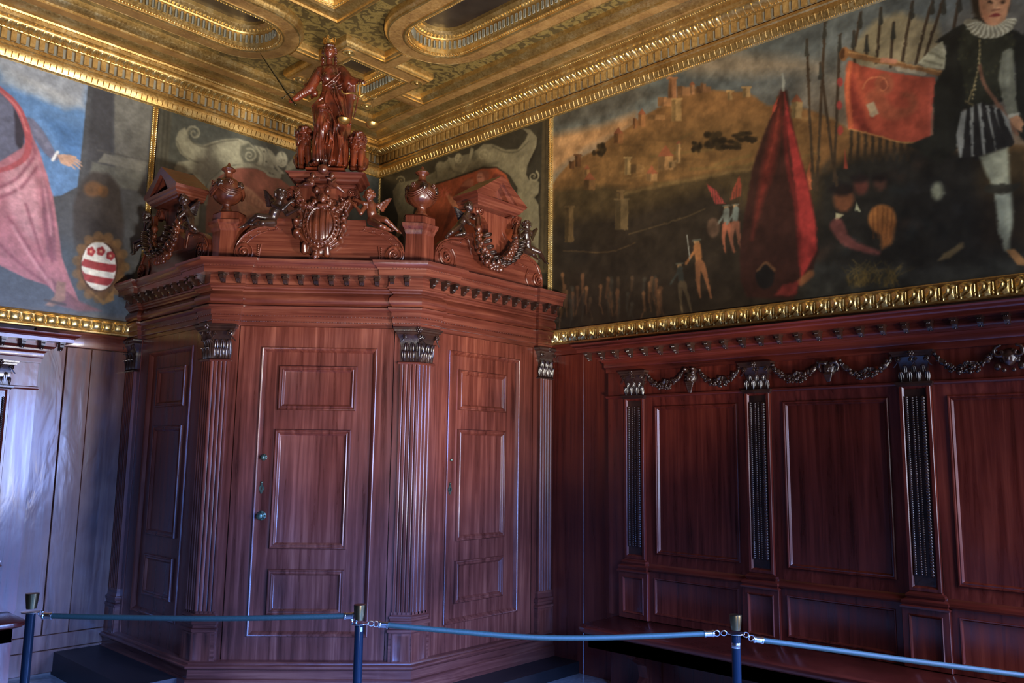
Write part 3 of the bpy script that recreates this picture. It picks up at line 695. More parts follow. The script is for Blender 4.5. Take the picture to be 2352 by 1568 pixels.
def sculpt(prims, h, name, m, disp=None, k0=.006):
    """prims: ('c',a,b,ra,rb[,k]) tapered limb, ('e',c,(rx,ry,rz)[,k]) ellipsoid, ('x',c,r) carved hollow"""
    lo = np.full(3, 9e9); hi = -lo
    for p in prims:
        if p[0] == 'c': P = [np.array(p[1]), np.array(p[2])]; r = max(p[3], p[4])
        elif p[0] == 'e': P = [np.array(p[1])]; r = np.array(p[2])
        else: continue
        for q in P: lo = np.minimum(lo, q-r); hi = np.maximum(hi, q+r)
    lo -= .02; hi += .02; n = np.ceil((hi-lo)/h).astype(int)+1
    ax = [lo[i]+h*np.arange(n[i]) for i in range(3)]; f = np.full(tuple(n), .05, np.float32)
    for p in prims:
        k = k0
        if p[0] == 'c':
            a, b, ra, rb = np.array(p[1], float), np.array(p[2], float), p[3], p[4]; k = p[5] if len(p) > 5 else k0
            l2, h2 = np.minimum(a-ra, b-rb), np.maximum(a+ra, b+rb)
        elif p[0] == 'e': a = np.array(p[1], float); r = np.array(p[2], float); k = p[3] if len(p) > 3 else k0; l2, h2 = a-r, a+r
        else: a = np.array(p[1], float); l2, h2 = a-p[2], a+p[2]
        mg = k+.014; i0 = np.clip(np.floor((l2-mg-lo)/h).astype(int), 0, n-1); i1 = np.clip(np.ceil((h2+mg-lo)/h).astype(int)+1, 1, n)
        if (i1 <= i0).any(): continue
        sl = tuple(slice(i0[i], i1[i]) for i in range(3))
        X = ax[0][sl[0]][:, None, None]; Y = ax[1][sl[1]][None, :, None]; Z = ax[2][sl[2]][None, None, :]
        if p[0] == 'c':
            ab = b-a; L = max(ab.dot(ab), 1e-9); t = np.clip(((X-a[0])*ab[0]+(Y-a[1])*ab[1]+(Z-a[2])*ab[2])/L, 0, 1)
            d = np.sqrt((X-a[0]-ab[0]*t)**2+(Y-a[1]-ab[1]*t)**2+(Z-a[2]-ab[2]*t)**2)-(ra+(rb-ra)*t)
        elif p[0] == 'e':
            q = np.sqrt(((X-a[0])/r[0])**2+((Y-a[1])/r[1])**2+((Z-a[2])/r[2])**2); d = (q-1)*min(r)*(.6+.4*max(r)/min(r) if max(r)/min(r) < 2 else 1)
        else:
            d = np.sqrt((X-a[0])**2+(Y-a[1])**2+(Z-a[2])**2)-p[2]; g = f[sl]; f[sl] = np.maximum(g, -d); continue
        g = f[sl]; hh = np.clip(.5+.5*(g-d)/k, 0, 1); f[sl] = (g+(d-g)*hh-k*hh*(1-hh)).astype(np.float32)
    if disp is not None: f = disp(f, ax)
    f[0] = f[-1] = .05; f[:, 0] = f[:, -1] = .05; f[:, :, 0] = f[:, :, -1] = .05
    V, Q = nets(f, lo, h)
    me = bpy.data.meshes.new(name); me.vertices.add(len(V)); me.vertices.foreach_set('co', V.astype(np.float32).ravel())
    me.loops.add(len(Q)*4); me.loops.foreach_set('vertex_index', Q.ravel().astype(np.int32)); me.polygons.add(len(Q))
    me.polygons.foreach_set('loop_start', np.arange(len(Q), dtype=np.int32)*4)
    try: me.polygons.foreach_set('loop_total', np.full(len(Q), 4, np.int32))
    except Exception: pass
    me.polygons.foreach_set('use_smooth', np.ones(len(Q), bool)); me.materials.append(m); me.update(calc_edges=True); me.validate(); return me
def J(f, ox, oy, k):
    def g(x, y, w):
        u, z = f.px(ox+x/k, oy+y/k, w); return np.array([u, w, z])
    return g
def unit(v): v = np.array(v, float); return v/np.linalg.norm(v)
def head_prims(c, R, fd, up, curls=36, seed=1, hairR=.24, hair=True, child=True):
    """face with brow, eyes, nose, lips, chin and curly hair"""
    c = np.array(c, float); fd = unit(fd); up = unit(np.array(up)-fd*np.dot(up, fd)); sd = np.cross(fd, up); rs = random.Random(seed)
    P = lambda a, b, e: c+R*(a*fd+b*sd+e*up)
    o = [('e', c, (R*.86,)*3, .2*R), ('e', P(-.15, 0, .25), (R*.86,)*3, .3*R), ('e', P(.3, 0, -.35), (R*.6,)*3, .25*R),
         ('e', P(.56, .3, -.25), (R*.27,)*3, .1*R), ('e', P(.56, -.3, -.25), (R*.27,)*3, .1*R), ('e', P(.66, 0, -.72), (R*.2,)*3, .12*R),
         ('c', P(.8, .32, .25), P(.88, .12, .22), .07*R, .08*R, .06*R), ('c', P(.8, -.32, .25), P(.88, -.12, .22), .07*R, .08*R, .06*R),
         ('x', P(.92, .28, .1), .15*R), ('x', P(.92, -.28, .1), .15*R), ('e', P(.72, .28, .1), (.13*R,)*3, .02*R), ('e', P(.72, -.28, .1), (.13*R,)*3, .02*R),
         ('c', P(.84, 0, .2), P(.98, 0, -.12), .06*R, .12*R, .05*R), ('e', P(.88, .1, -.14), (.07*R,)*3, .04*R), ('e', P(.88, -.1, -.14), (.07*R,)*3, .04*R),
         ('c', P(.8, .16, -.38), P(.86, 0, -.35), .045*R, .06*R, .03*R), ('c', P(.8, -.16, -.38), P(.86, 0, -.35), .045*R, .06*R, .03*R), ('c', P(.78, .12, -.5), P(.78, -.12, -.5), .07*R, .07*R, .03*R),
         ('e', P(0, .86, -.05), (.15*R,)*3, .04*R), ('e', P(0, -.86, -.05), (.15*R,)*3, .04*R)]
    if hair:
        for i in range(curls):
            for _ in range(40):
                v = unit([rs.gauss(0, 1) for _ in range(3)])
                a, e = v.dot(fd), v.dot(up)
                if a < .45+.4*max(0, e-.5) and e > -.45 and not (a > .3 and e < .45): break
            o.append(('e', c+v*R*1.0+up*R*.08, (R*hairR*rs.uniform(.7, 1.15),)*3, .03*R))
    return o
def hand_prims(wr, dr, R, seed=0):
    """palm, four fingers and a thumb"""
    dr = unit(dr); a = unit(np.cross(dr, [0, 1, .3])); b = np.cross(dr, a); pc = wr+dr*R*.55
    o = [('c', wr, pc, R*.32, R*.36)]
    for k, L in ((-1.5, .55), (-.5, .7), (.5, .66), (1.5, .5)):
        s = pc+a*R*.21*k+dr*R*.25; m = s+dr*R*L*.6; o += [('c', s, m, R*.13, R*.12, .002), ('c', m, m+(dr*.5+b*.8)*R*L*.5, R*.12, R*.1, .002)]
    s = wr+dr*R*.3-a*R*.35; o.append(('c', s, s+(dr*.6-a*.5)*R*.6, R*.14, R*.11, .002)); return o
def body_prims(j, R):
    """chubby child: joints head, chest, pelvis, shl/shr, ell/elr, hal/har, hil/hir, knl/knr, fol/for"""
    o = [('c', j['head'], j['chest'], R*.42, R*.55, R*.2), ('c', j['chest'], j['pelvis'], R*.86, R*.84, R*.25), ('e', .45*j['chest']+.55*j['pelvis']+np.array([0, R*.3, 0]), (R*.72,)*3, R*.3)]
    for s in 'lr':
        sh, el, ha, hi, kn, fo = [j[q+s] for q in ('sh', 'el', 'ha', 'hi', 'kn', 'fo')]
        o += [('c', sh, el, R*.46, R*.38, R*.12), ('c', el, ha, R*.38, R*.22, R*.1)]+hand_prims(ha, ha-el, R*.75)
        o += [('c', hi, kn, R*.76, R*.52, R*.15), ('c', kn, fo, R*.5, R*.27, R*.12), ('e', kn*.6+fo*.4, (R*.48,)*3, R*.12)]
        fd = unit((fo-kn)*.4+np.array([0, R*1.2, 0])); o += [('c', fo, fo+fd*R*.6, R*.24, R*.2, R*.08)]
        for t in (-1, 0, 1): o.append(('e', fo+fd*R*.8+np.array([t*R*.11, 0, 0]), (R*.1,)*3, .002))
        o.append(('e', hi-(kn-hi)*.1, (R*.62,)*3, R*.2))
    return o
def wing_mesh(root, tip, drop, m, n=7, name='wing'):
    """fan of flat overlapping feathers from root, first towards tip, last towards drop"""
    root, tip, drop = map(np.array, (root, tip, drop)); b = MB(); L0 = np.linalg.norm(tip-root)
    nn = unit(np.cross(tip-root, drop-root))
    for row, (sc, off) in enumerate(((1, 0), (.62, .006), (.36, .011))):
        for i in range(n):
            t = i/(n-1); e = root+(tip-root)*(1-t)*sc+(drop-root)*t*sc; d = e-root; L = np.linalg.norm(d); d = d/L; sd = np.cross(d, nn)
            wd_ = L0*.11; s0 = root+d*L*.12; rings = []
            for q in range(7):
                u = q/6; r = wd_*(.55+.9*u if u < .6 else 1.1*math.sqrt(max(0.02, 1-((u-.6)/.4)**2)))
                p = s0+(e-s0)*u+nn*(off+.004*math.sin(u*3)); rings.append([tuple(p+sd*r*math.cos(a)+nn*.0035*math.sin(a)) for a in [k*PI/3 for k in range(6)]])
            b.loft(rings, True, True, True)
    b.ball(tuple(root), L0*.16, 8, 6); return b.mesh(name, m, 60)
def cherub(f, g, R, jj, fd, wing, label, m=None, mirror=None, up=(0, 0, 1), seed=3):
    m = m or M['carve']; j = {a: g(*b) for a, b in jj.items()}
    o = empty('carved_cherub', f.M() @ Vector(j['pelvis']), label, 'carving', 'winged cherubs on the porch crest')
    me = sculpt(head_prims(j['head'], R, fd, up, 40, seed)+body_prims(j, R), .0036, 'body', m)
    ob = put('body', me, o, f.M()); wg = []
    for w in wing:
        wm = wing_mesh(g(*w[0]), g(*w[1]), g(*w[2]), m); put('wing', wm, ob if 0 else o, f.M()); wg.append(wm)
    return me, wg, [j['pelvis']]

# ---- boards, volutes and relief lines of the crests
def outline(g, pts, w, n=5):
    P = [g(x, y, w) for x, y in pts]; P = [(p[0], p[2]) for p in P]; return P
def spiral_pts(f, c, r0, turns, dirn, a0, w0, w1, n=34):
    out = []
    for i in range(n+1):
        t = i/n; r = r0*(1-t)**1.0+.006*t; a = RAD(a0)+dirn*2*PI*turns*t; out.append((c[0]+r*math.cos(a), c[1]+r*math.sin(a), w0+(w1-w0)*t))
    return [f.W(a, z, w) for a, z, w in out]
def volute(mb, f, c, r, dirn, a0, w):
    """raised scroll: disc with a spiral rib and a central boss"""
    ring = [(c[0]+r*math.cos(2*PI*k/28), c[1]+r*math.sin(2*PI*k/28)) for k in range(28)]
    mb.loft([[f.W(x, z, w-.02) for x, z in ring], [f.W(x, z, w+.012) for x, z in ring], [f.W(c[0]+(x-c[0])*.9, c[1]+(z-c[1])*.9, w+.016) for x, z in ring], [f.W(c[0]+(x-c[0])*.84, c[1]+(z-c[1])*.84, w+.006) for x, z in ring]], True, False, True)
    P = spiral_pts(f, c, r*.8, 1.9, dirn, a0, w+.012, w+.03); mb.tube(P, [r*.11*(1-.45*i/34) for i in range(35)], 7)
    mb.ball(f.W(c[0], c[1], w+.024), r*.17, 10, 6)
ZT = 2.898
gF = J(FR, 540, 370, 5.88)
# front crest
crest = empty('crest_board', FR.W(0, ZT), 'broad red walnut board ending in two big volutes, above the front door', 'carving')
half = [(590+575, 640), (1400, 660), (1500, 700), (1500, 795), (1760, 795), (1770, 880), (1900, 898), (2050, 940), (2180, 1022), (2262, 1125), (2290, 1230), (2272, 1300), (2235, 1350)]
R_ = outline(gF, half, -.01); cx0 = gF(1160, 900, -.01)[0]
R_ = [(a, z) for a, z in R_]; R_[-1] = (R_[-1][0], ZT-.004)
Lp = [(2*cx0-a, z) for a, z in R_][::-1]
b = MB(); b.plate(Lp[:-1]+R_, [], lambda a, z, h: FR.W(a, z, h), -.055, -.01); b.build('board', M['woodh'], crest, 20)
vr = [gF(2140, 1215, -.01), None]; rr = .066
b = MB(); cR = (R_[-3][0]-rr*1.02, ZT+rr*1.0); cL = (2*cx0-cR[0], cR[1])
volute(b, FR, cR, rr, -1, 60, -.01); b.build('volute', M['wood'], crest)
b = MB(); volute(b, FR, cL, rr, 1, 120, -.01); b.build('volute', M['wood'], crest)
for sg in (1, -1):
    X = lambda a: a if sg > 0 else 2*cx0-a
    E_ = [(R_[i][0], R_[i][1]) for i in range(4, 13)]
    b = MB(); pts = crom([(x, z) for x, z in E_[1:8]], 5)
    b.tube([FR.W(X(x-.008), z-.008, -.010) for x, z in pts], .009, 6); b.tube([FR.W(X(x-.05), z-.036, -.012) for x, z in pts[:-6]], .005, 6)
    b.tube([FR.W(X(cR[0]-.115+.012*math.cos(t)), ZT+.015+.11*(t/1.6), -.006) for t in np.linspace(0, 1.6, 9)], .005, 6)
    for i in range(2, len(pts)-8, 4):
        x, z = pts[i]; 
        for k in (-1, 0, 1): b.ball(FR.W(X(x-.03+k*.007), z-.022-.004*abs(k), -.010), .0055, 6, 4)
    for k in range(7): b.ball(FR.W(X(cR[0]-.095), ZT+.03+.014*k, -.006), .007, 6, 4)
    tag(b.build('relief_border', M['wood'], crest, 60), kind='stuff')
# block and pedestal under the statue
ped = empty('statue_pedestal', FR.W(0, 3.3), 'moulded walnut pedestal with side volutes carrying the crowned figure', 'pedestal')
b = MB(); P0 = outline(gF, [(830, 340), (1600, 340), (1660, 400), (1680, 470), (1640, 530), (1560, 560), (1500, 640), (1470, 760), (1500, 800), (820, 800), (850, 760), (800, 640), (740, 560), (700, 530), (665, 470), (690, 400), (760, 340)][::1], .0)
P0 = [(p[0]+(0 if 1 else 0), p[1]) for p in P0]; b.plate(P0, [], lambda a, z, h: FR.W(a, z, h), -.12, .012); b.build('scrolled_block', M['wood'], ped, 20)
for x, s_, a0 in ((1600, -1, 60), (745, 1, 120)):
    b = MB(); q = gF(x, 455, .012); volute(b, FR, (q[0], q[2]), .042, s_, a0, .01); b.build('volute', M['wood'], ped)
q0 = gF(690, 330, .1); q1 = gF(1720, 330, .1); zb, ztp = gF(1100, 355, .03)[2], gF(1100, 135, .06)[2]
u0_, u1_ = q0[0]+.045, q1[0]-.045
Q = [(u0_+.01, -.16), (u0_+.01, .04), (u1_-.01, .04), (u1_-.01, -.16)]; H = ztp-zb
T3 = lambda x, y, z: FR.W(x, z, y)
prof = [(-.06, zb), (-.012, zb), (-.01, zb+H*.12), (.0, zb+H*.16), (.0, zb+H*.28), (.02, zb+H*.36), (.024, zb+H*.48), (.045, zb+H*.56), (.047, zb+H*.7), (.055, zb+H*.74), (.066, zb+H*.8), (.07, zb+H*.84), (.0, zb+H*.85), (-.0, zb+H), (-.3, zb+H)]
b = MB(); sweep(b, Q, prof[:-1], 1, T=T3); fbox(b, FR, u0_+.01, u1_-.01, zb+.01, ztp, -.16, .04); b.build('cornice', M['woodh'], ped, 30)
ZP = ztp

# crowned statue -----------------------------------------------------
gS = J(FR, 600, 80, 4.9); W0 = -.06
def g2(x, y, w=0.): return gS(x, y, W0+w)
st = empty('carved_statue', FR.W(g2(770, 1470)[0], ZP, W0), 'tall polished wooden statue of a crowned robed woman on the central pedestal', 'statue')
P = []
P += [('c', g2(790, 740), g2(775, 1420), .078, .088, .03), ('e', g2(770, 1450), (.118, .09, .04), .02), ('c', g2(700, 760, .02), g2(640, 800, .04), .036, .03, .01), ('c', g2(690, 860, .03), g2(770, 1080, .06), .062, .03, .02),
      ('c', g2(690, 1030, .07), g2(635, 1400, .065), .054, .038, .012), ('e', g2(600, 1462, .11), (.030, .05, .018), .006), ('c', g2(680, 860, .03), g2(695, 1040, .075), .07, .056, .02),
      ('c', g2(860, 760, .03), g2(890, 1420, .05), .055, .05, .02), ('c', g2(1000, 640, 0), g2(955, 1190, -.02), .036, .02, .01), ('c', g2(920, 900, -.02), g2(900, 1400, -.03), .045, .05, .02),
      ('c', g2(785, 610), g2(790, 760), .058, .082, .03), ('c', g2(782, 450), g2(785, 610), .070, .056, .03), ('c', g2(690, 405), g2(885, 405), .034, .034, .02), ('e', g2(728, 480, .05), (.032, .03, .03), .02), ('e', g2(828, 480, .05), (.032, .03, .03), .02),
      ('c', g2(765, 370), g2(765, 280), .028, .023, .012), ('c', g2(655, 420), g2(560, 585, .03), .040, .036, .014), ('c', g2(560, 600, .03), g2(385, 718, .07), .034, .021, .008), ('c', g2(515, 575, .03), g2(600, 660, .03), .022, .026, .006), ('c', g2(600, 640), g2(570, 700, .01), .024, .012, .01),
      ('c', g2(905, 415), g2(985, 510, .03), .042, .038, .014), ('c', g2(985, 510, .03), g2(1095, 520, .07), .034, .018, .008), ('c', g2(975, 560, .02), g2(995, 740, .0), .038, .022, .01), ('c', g2(1040, 540, .03), g2(1050, 720, .0), .018, .010, .006), ('c', g2(930, 560, .0), g2(935, 720, -.01), .03, .03, .02)]
P += hand_prims(g2(385, 718, .07), g2(330, 740, .1)-g2(385, 718, .07), .04)+hand_prims(g2(1100, 518, .07), g2(1150, 530, .1)-g2(1100, 518, .07), .042)
def ridge(pts, r, w, k=.004, n=3):
    cv = crom([tuple(g2(x, y, w + (dw if len(q) > 2 else 0))) for q in pts for x, y, dw in [(q[0], q[1], q[2] if len(q) > 2 else 0)]], n)
    return [('c', np.array(cv[i]), np.array(cv[i+1]), r*.8*(.8+.2*math.sin(i)), r*.8*(.8+.2*math.sin(i+1)), k) for i in range(len(cv)-1)]
for pts, r, w in ((((690, 650), (780, 640), (905, 590)), 0.010, 0.068), (((690, 560), (800, 590), (900, 560)), 0.007, 0.072), (((650, 430), (720, 520), (740, 560)), 0.009, 0.056), (((890, 420), (800, 510), (720, 570)), 0.010, 0.078), (((880, 470), (830, 540), (760, 570)), 0.007, 0.080), (((840, 590), (890, 760), (950, 960)), 0.013, 0.091),
    (((790, 640), (850, 760), (900, 880), (1000, 1000)), 0.009, 0.086), (((740, 640), (720, 740), (740, 830)), 0.009, 0.091), (((700, 700), (640, 740), (575, 805)), 0.013, 0.071), (((660, 840), (740, 850), (800, 900), (830, 1050), (800, 1180)), 0.013, 0.113), (((640, 800), (740, 780), (790, 850)), 0.009, 0.096), (((690, 900), (740, 960), (800, 1010)), 0.007, 0.128),
    (((720, 1060), (735, 1160), (700, 1300)), 0.007, 0.123), (((760, 1080), (790, 1160), (760, 1240)), 0.010, 0.118), (((820, 1120), (810, 1300), (760, 1470)), 0.013, 0.103), (((860, 1080), (880, 1280), (850, 1470)), 0.014, 0.113), (((900, 1100), (930, 1300), (945, 1470)), 0.011, 0.098), (((880, 900), (880, 1050), (910, 1150)), 0.010, 0.103), (((700, 1200), (720, 1350), (700, 1470)), 0.010, 0.118),
    (((1090, 700), (1060, 860), (1000, 1060), (975, 1210)), 0.007, -0.010), (((1030, 560), (1050, 640), (1085, 700)), 0.007, 0.010), (((990, 560), (960, 640), (965, 740)), 0.007, 0.056), (((640, 1080), (600, 1260), (590, 1420)), 0.007, 0.118), (((820, 620), (830, 720), (870, 800)), 0.007, 0.096)): P += ridge(pts, r, w)
for k in range(7):
    c0_ = g2(545, 610, .03)+(g2(395, 712, .07)-g2(545, 610, .03))*k/7; dr_ = unit(g2(395, 712, .07)-g2(545, 610, .03)); a_ = unit(np.cross(dr_, [0, 1, 0])); b_ = np.cross(dr_, a_); rr_ = .032-.0015*k
    P += [('c', c0_+(a_*math.cos(t)+b_*math.sin(t))*rr_, c0_+(a_*math.cos(t+.7)+b_*math.sin(t+.7))*rr_+dr_*.003, .0045, .0045, .002) for t in np.arange(0, 6.3, .7)]
P += head_prims(g2(768, 195, .01), .05, (.12, 1, -.22), (0, 0, 1), 70, 5, .17, True)
for k in range(9): P.append(('e', g2(692+8*math.sin(k*2), 250+14*k, .0), (.011,)*3, .002)); P.append(('e', g2(836+6*math.sin(k*2), 250+12*k, .0), (.010,)*3, .002))
cS = g2(775, 1000); zw = g2(770, 760)[2]; z0s = ZP
def folds(f, ax):
    X = ax[0][:, None, None]-cS[0]; Y = ax[1][None, :, None]-cS[1]; Z = ax[2][None, None, :]
    th = np.arctan2(X, Y); t = np.clip((zw-.03-Z)/.2, 0, 1)
    d = .0055*t*np.sin(11*th+2.5*np.sin(Z*9)+1.2*np.sin(Z*22))+.002*t*np.sin(27*th-9*Z+X*60)
    f = f+d.astype(np.float32); return np.maximum(f, (z0s-Z).astype(np.float32)+0*f)
put('body', sculpt(P, .0034, 'body', M['statue'], folds), st, FR.M())
MB().box(g2(560, 1400)[0], g2(985, 1400)[0], W0-.1, W0+.16, ZP, ZP+.014, lambda u, w, z: FR.W(u, z, w)).build('plinth', M['statue'], st, 0)
# crown
b = MB(); cc_ = g2(766, 82, .005); rc = .042
b.loft([[tuple(FR.W(cc_[0]+r*math.sin(2*PI*k/20), cc_[2]+z, cc_[1]+r*math.cos(2*PI*k/20))) for k in range(20)] for r, z in ((rc, -.016), (rc+.002, -.010), (rc+.001, -.004), (rc+.003, .003), (rc-.002, .003), (rc-.003, -.016))])
for k in range(8):
    a = 2*PI*k/8; hgt = .036 if k % 2 == 0 else .02; pt = lambda z, r=rc+.001: FR.W(cc_[0]+r*math.sin(a), cc_[2]+z, cc_[1]+r*math.cos(a))
    b.tube([pt(.0), pt(hgt*.6), pt(hgt)], [.004, .003, .0015], 6); b.ball(pt(hgt*.75), .005, 6, 4)
    for s_ in (-1, 1): b.ball(FR.W(cc_[0]+(rc+.001)*math.sin(a+s_*.16), cc_[2]+hgt*.55, cc_[1]+(rc+.001)*math.cos(a+s_*.16)), .004, 6, 4)
q = g2(740, 12, .045); b.tube([g_ for g_ in [FR.W(q[0], q[2]-.045, q[1]), FR.W(q[0], q[2]-.01, q[1])]], [.006, .003], 6); b.ball(FR.W(q[0], q[2]-.012, q[1]), .009, 6, 5); b.ball(FR.W(q[0], q[2]+.002, q[1]), .005, 6, 5)
for s_ in (-1, 1): b.ball(FR.W(q[0]+s_*.012, q[2]-.02, q[1]), .006, 6, 5)
tag(b.build('crown', M['pan'], st), 'gilt crown')
# sword
w_ = .11; a_, c_ = g2(385, 785, w_), g2(-18, 195, w_+.04); gd = g2(300, 668, w_)
FW = lambda p: FR.W(p[0], p[2], p[1])
sw_ = empty('sword', FW(a_), 'long thin brass sword held up in the statue\'s hand on the left', 'sword')
b = MB(); dd = unit(c_-gd); sd_ = unit(np.cross(dd, [0, 1, 0])); rings = []
for t in (0, .5, .9, 1):
    p = gd+(c_-gd)*t; r = .007*(1-.45*t) if t < 1 else .0008; rings.append([FW(p+sd_*r), FW(p+np.array([0, .002, 0])), FW(p-sd_*r), FW(p-np.array([0, .002, 0]))])
b.loft(rings, True, True, True); b.build('blade', M['brass'], sw_, 0)
b = MB(); b.tube([FW(gd-sd_*.045-dd*.008), FW(gd-sd_*.02), FW(gd), FW(gd+sd_*.02), FW(gd+sd_*.045-dd*.008)], [.006, .004, .006, .004, .006], 7); b.ball(FW(gd-sd_*.047), .008, 7, 5); b.ball(FW(gd+sd_*.047), .008, 7, 5); b.build('guard', M['brass'], sw_)
b = MB(); b.tube([FW(gd), FW(a_)], .006, 7); b.ball(FW(a_), .010, 8, 6); b.build('grip', M['brass'], sw_)
# scales
w_ = .14; hk = g2(1105, 545, w_)
sc_ = empty('balance_scales', FW(hk), 'brass balance scales with two round pans hanging from the statue\'s raised hand', 'scales')
bm_ = crom([tuple(g2(x, y, w_)) for x, y in ((905, 625), (915, 650), (950, 662), (1010, 655), (1060, 662), (1105, 690), (1160, 670), (1210, 695), (1260, 712), (1292, 705), (1300, 685))], 4)
b = MB(); b.tube([FW(p) for p in bm_], [.0055+.003*math.exp(-((i-20)/6)**2) for i in range(len(bm_))], 7); b.build('beam', M['pan'], sc_)
b = MB(); b.tube([FW(g2(1105, 690, w_)), FW(g2(1107, 620, w_)), FW(g2(1106, 570, w_))], [.013, .007, .004], 8); b.tube([FW(hk+np.array([.009*math.cos(t), 0, .009*math.sin(t)])) for t in np.linspace(0, 2*PI, 14)], .0025, 6); b.build('hook', M['pan'], sc_)
for (bx, by), (px_, py_), R2 in (((945, 665), (930, 962), .0455), ((1255, 712), (1245, 1010), .0455)):
    cp = g2(px_, py_, w_); tp = g2(bx, by, w_); b = MB()
    prof = [(.004, -.028), (R2*.5, -.024), (R2*.85, -.012), (R2, .004), (R2*.96, .008), (R2*.8, .004), (R2*.3, -.012), (.004, -.014)]
    b.loft([[FW(cp+np.array([r*math.cos(2*PI*k/24), r*math.sin(2*PI*k/24), z])) for k in range(24)] for r, z in prof], True, True, True); pn = b.build('pan', M['pan'], sc_)
    b = MB()
    for k in range(3):
        a = 2*PI*k/3+.5; b.tube([FW(tp), FW(cp+np.array([R2*.95*math.cos(a), R2*.95*math.sin(a), .006]))], .0009, 4)
    b.build('cord', M['brass'], pn)
# lions
def lion(cx, topy, boty, sg, label, wl):
    o = empty('carved_lion', FR.W(g2(cx, boty)[0], ZP, W0), label, 'carving')
    g = lambda x, y, w=0.: g2(cx+sg*x, y, wl+w); P = []
    H = boty-topy; y = lambda t: topy+H*t
    P += [('e', g(0, y(.42)), (.046, .055, .085), .02), ('c', g(0, y(.45)), g(-20, y(.85), -.06), .048, .052, .03), ('e', g(-30, y(.85), -.05), (.055, .07, .05), .02)]
    for s_ in (-1, 1): P += [('c', g(s_*38, y(.55), .04), g(s_*42+10, y(.93), .06), .026, .018, .01), ('e', g(s_*44+10, y(.965), .075), (.022, .03, .014), .006)]+[('e', g(s_*44+10+t*14, y(.975), .10), (.008, .012, .009), .003) for t in (-1, 0, 1)]
    for s_ in (-1, 1): P += [('c', g(s_*55-15, y(.8), -.04), g(s_*62, y(.96), .01), .036, .022, .01)]
    hc = g(5*sg, y(.16), .03); P += [('e', hc, (.042, .045, .045), .01), ('c', hc+np.array([.003, .03, -.008]), hc+np.array([.005, .062, -.016]), .026, .02, .008), ('e', hc+np.array([.005, .08, -.006]), (.012, .009, .008), .004),
        ('c', hc+np.array([-.012, .07, -.034]), hc+np.array([.02, .07, -.034]), .009, .009, .003), ('c', hc+np.array([-.026, .038, .018]), hc+np.array([-.006, .045, .016]), .009, .008, .003), ('c', hc+np.array([.03, .038, .018]), hc+np.array([.01, .045, .016]), .009, .008, .003),
        ('x', hc+np.array([-.016, .05, .006]), .006), ('x', hc+np.array([.02, .05, .006]), .006)]
    rs = random.Random(cx)
    for i in range(230):
        v = unit([rs.gauss(0, 1), rs.gauss(0, 1), rs.gauss(0, 1)])
        if v[1] > .62 and v[2] > -.55: continue
        c = hc+np.array([0, -.010, -.010])+v*np.array([.050, .046, .054]); c2 = c+unit(np.array([v[0], .2, -1]))*.018+np.array([rs.uniform(-.006, .006), 0, 0]); P.append(('c', c, c2, .0075, .004, .0012))
    for i in range(200):
        a = rs.uniform(0, 2*PI); zz = rs.uniform(.3, .72); c = g(0, y(zz)); r = .054*(1-.2*zz); c = c+np.array([r*math.sin(a), r*1.2*math.cos(a), 0]); P.append(('c', c, c+np.array([rs.uniform(-.008, .008), .003, -.022]), .0075, .0035, .0012))
    put('body', sculpt(P, .0036, 'body', M['statue']), o, FR.M())
lion(482, 1010, 1500, 1, 'curly-maned carved lion seated at the statue\'s feet, left side', -.02)
lion(1085, 1075, 1520, -1, 'curly-maned carved lion seated at the statue\'s feet, right side', .0)

# cartouche ------------------------------------------------------------
car = empty('carved_cartouche', FR.W(gF(1165, 1200, .03)[0], ZT+.02, .03), 'carved coat of arms with an oval striped shield, swags and scrolls', 'carving')
G = lambda x, y, w: gF(x, y, w); P = []
c = G(1165, 865, .06); P += [('e', c, (.1, .045, .14), .01)]
for k in range(40):
    a, a2 = 2*PI*k/40, 2*PI*(k+1)/40
    for rx, rz, w, r in ((.118, .148, .06, .012), (.094, .125, .085, .008)):
        P.append(('c', c+np.array([rx*math.cos(a), w-.06, rz*math.sin(a)]), c+np.array([rx*math.cos(a2), w-.06, rz*math.sin(a2)]), r, r, .004))
P += [('e', G(1165, 900, .02), (.165, .03, .175), .01), ('e', G(1180, 680, .02), (.175, .03, .10), .01), ('e', G(1110, 1150, .03), (.085, .03, .075), .01)]
for pts, r, w in ((((860, 480), (840, 600), (900, 740), (890, 800)), .010, .05), (((1540, 500), (1540, 600), (1440, 740), (1440, 800)), .010, .05), (((800, 850), (830, 910), (880, 910)), .008, .05), (((860, 1000), (900, 1040), (960, 1100), (960, 1180)), .010, .05), (((1440, 980), (1420, 1060), (1330, 1130), (1260, 1160)), .010, .05), (((1000, 1130), (1060, 1180), (1150, 1190), (1230, 1170)), .009, .07), (((1040, 1170), (1160, 1210)), .006, .08), (((960, 660), (920, 860), (960, 1020)), .006, .07), (((1390, 680), (1440, 860), (1400, 1000)), .006, .07)):
    cv = crom([tuple(G(x, y_, w)) for x, y_ in pts], 4); P += [('c', np.array(cv[i]), np.array(cv[i+1]), r, r, .003) for i in range(len(cv)-1)]
for k in range(26):
    a = 2*PI*k/26; P.append(('e', c+np.array([.106*math.cos(a), .02, .137*math.sin(a)]), (.009, .009, .011), .002))
def scroll_prims(p, r, ax=(0, 1, .2), L=.03): ax = unit(ax); p = np.array(p); return [('c', p-ax*L*.5, p+ax*L, r, r*.8, .004), ('c', p+ax*L, p+ax*(L+.012), r*.45, r*.4, .002)]
for x, y_, r in ((830, 830, .024), (835, 985, .028), (935, 1190, .022), (1425, 1060, .022), (1465, 900, .026), (1465, 800, .024), (1240, 1220, .027), (860, 660, .02), (1500, 700, .02)): P += scroll_prims(G(x, y_, .05), r, (0, .5, 1) if 900 < x < 1400 else (.1, 1, .2))
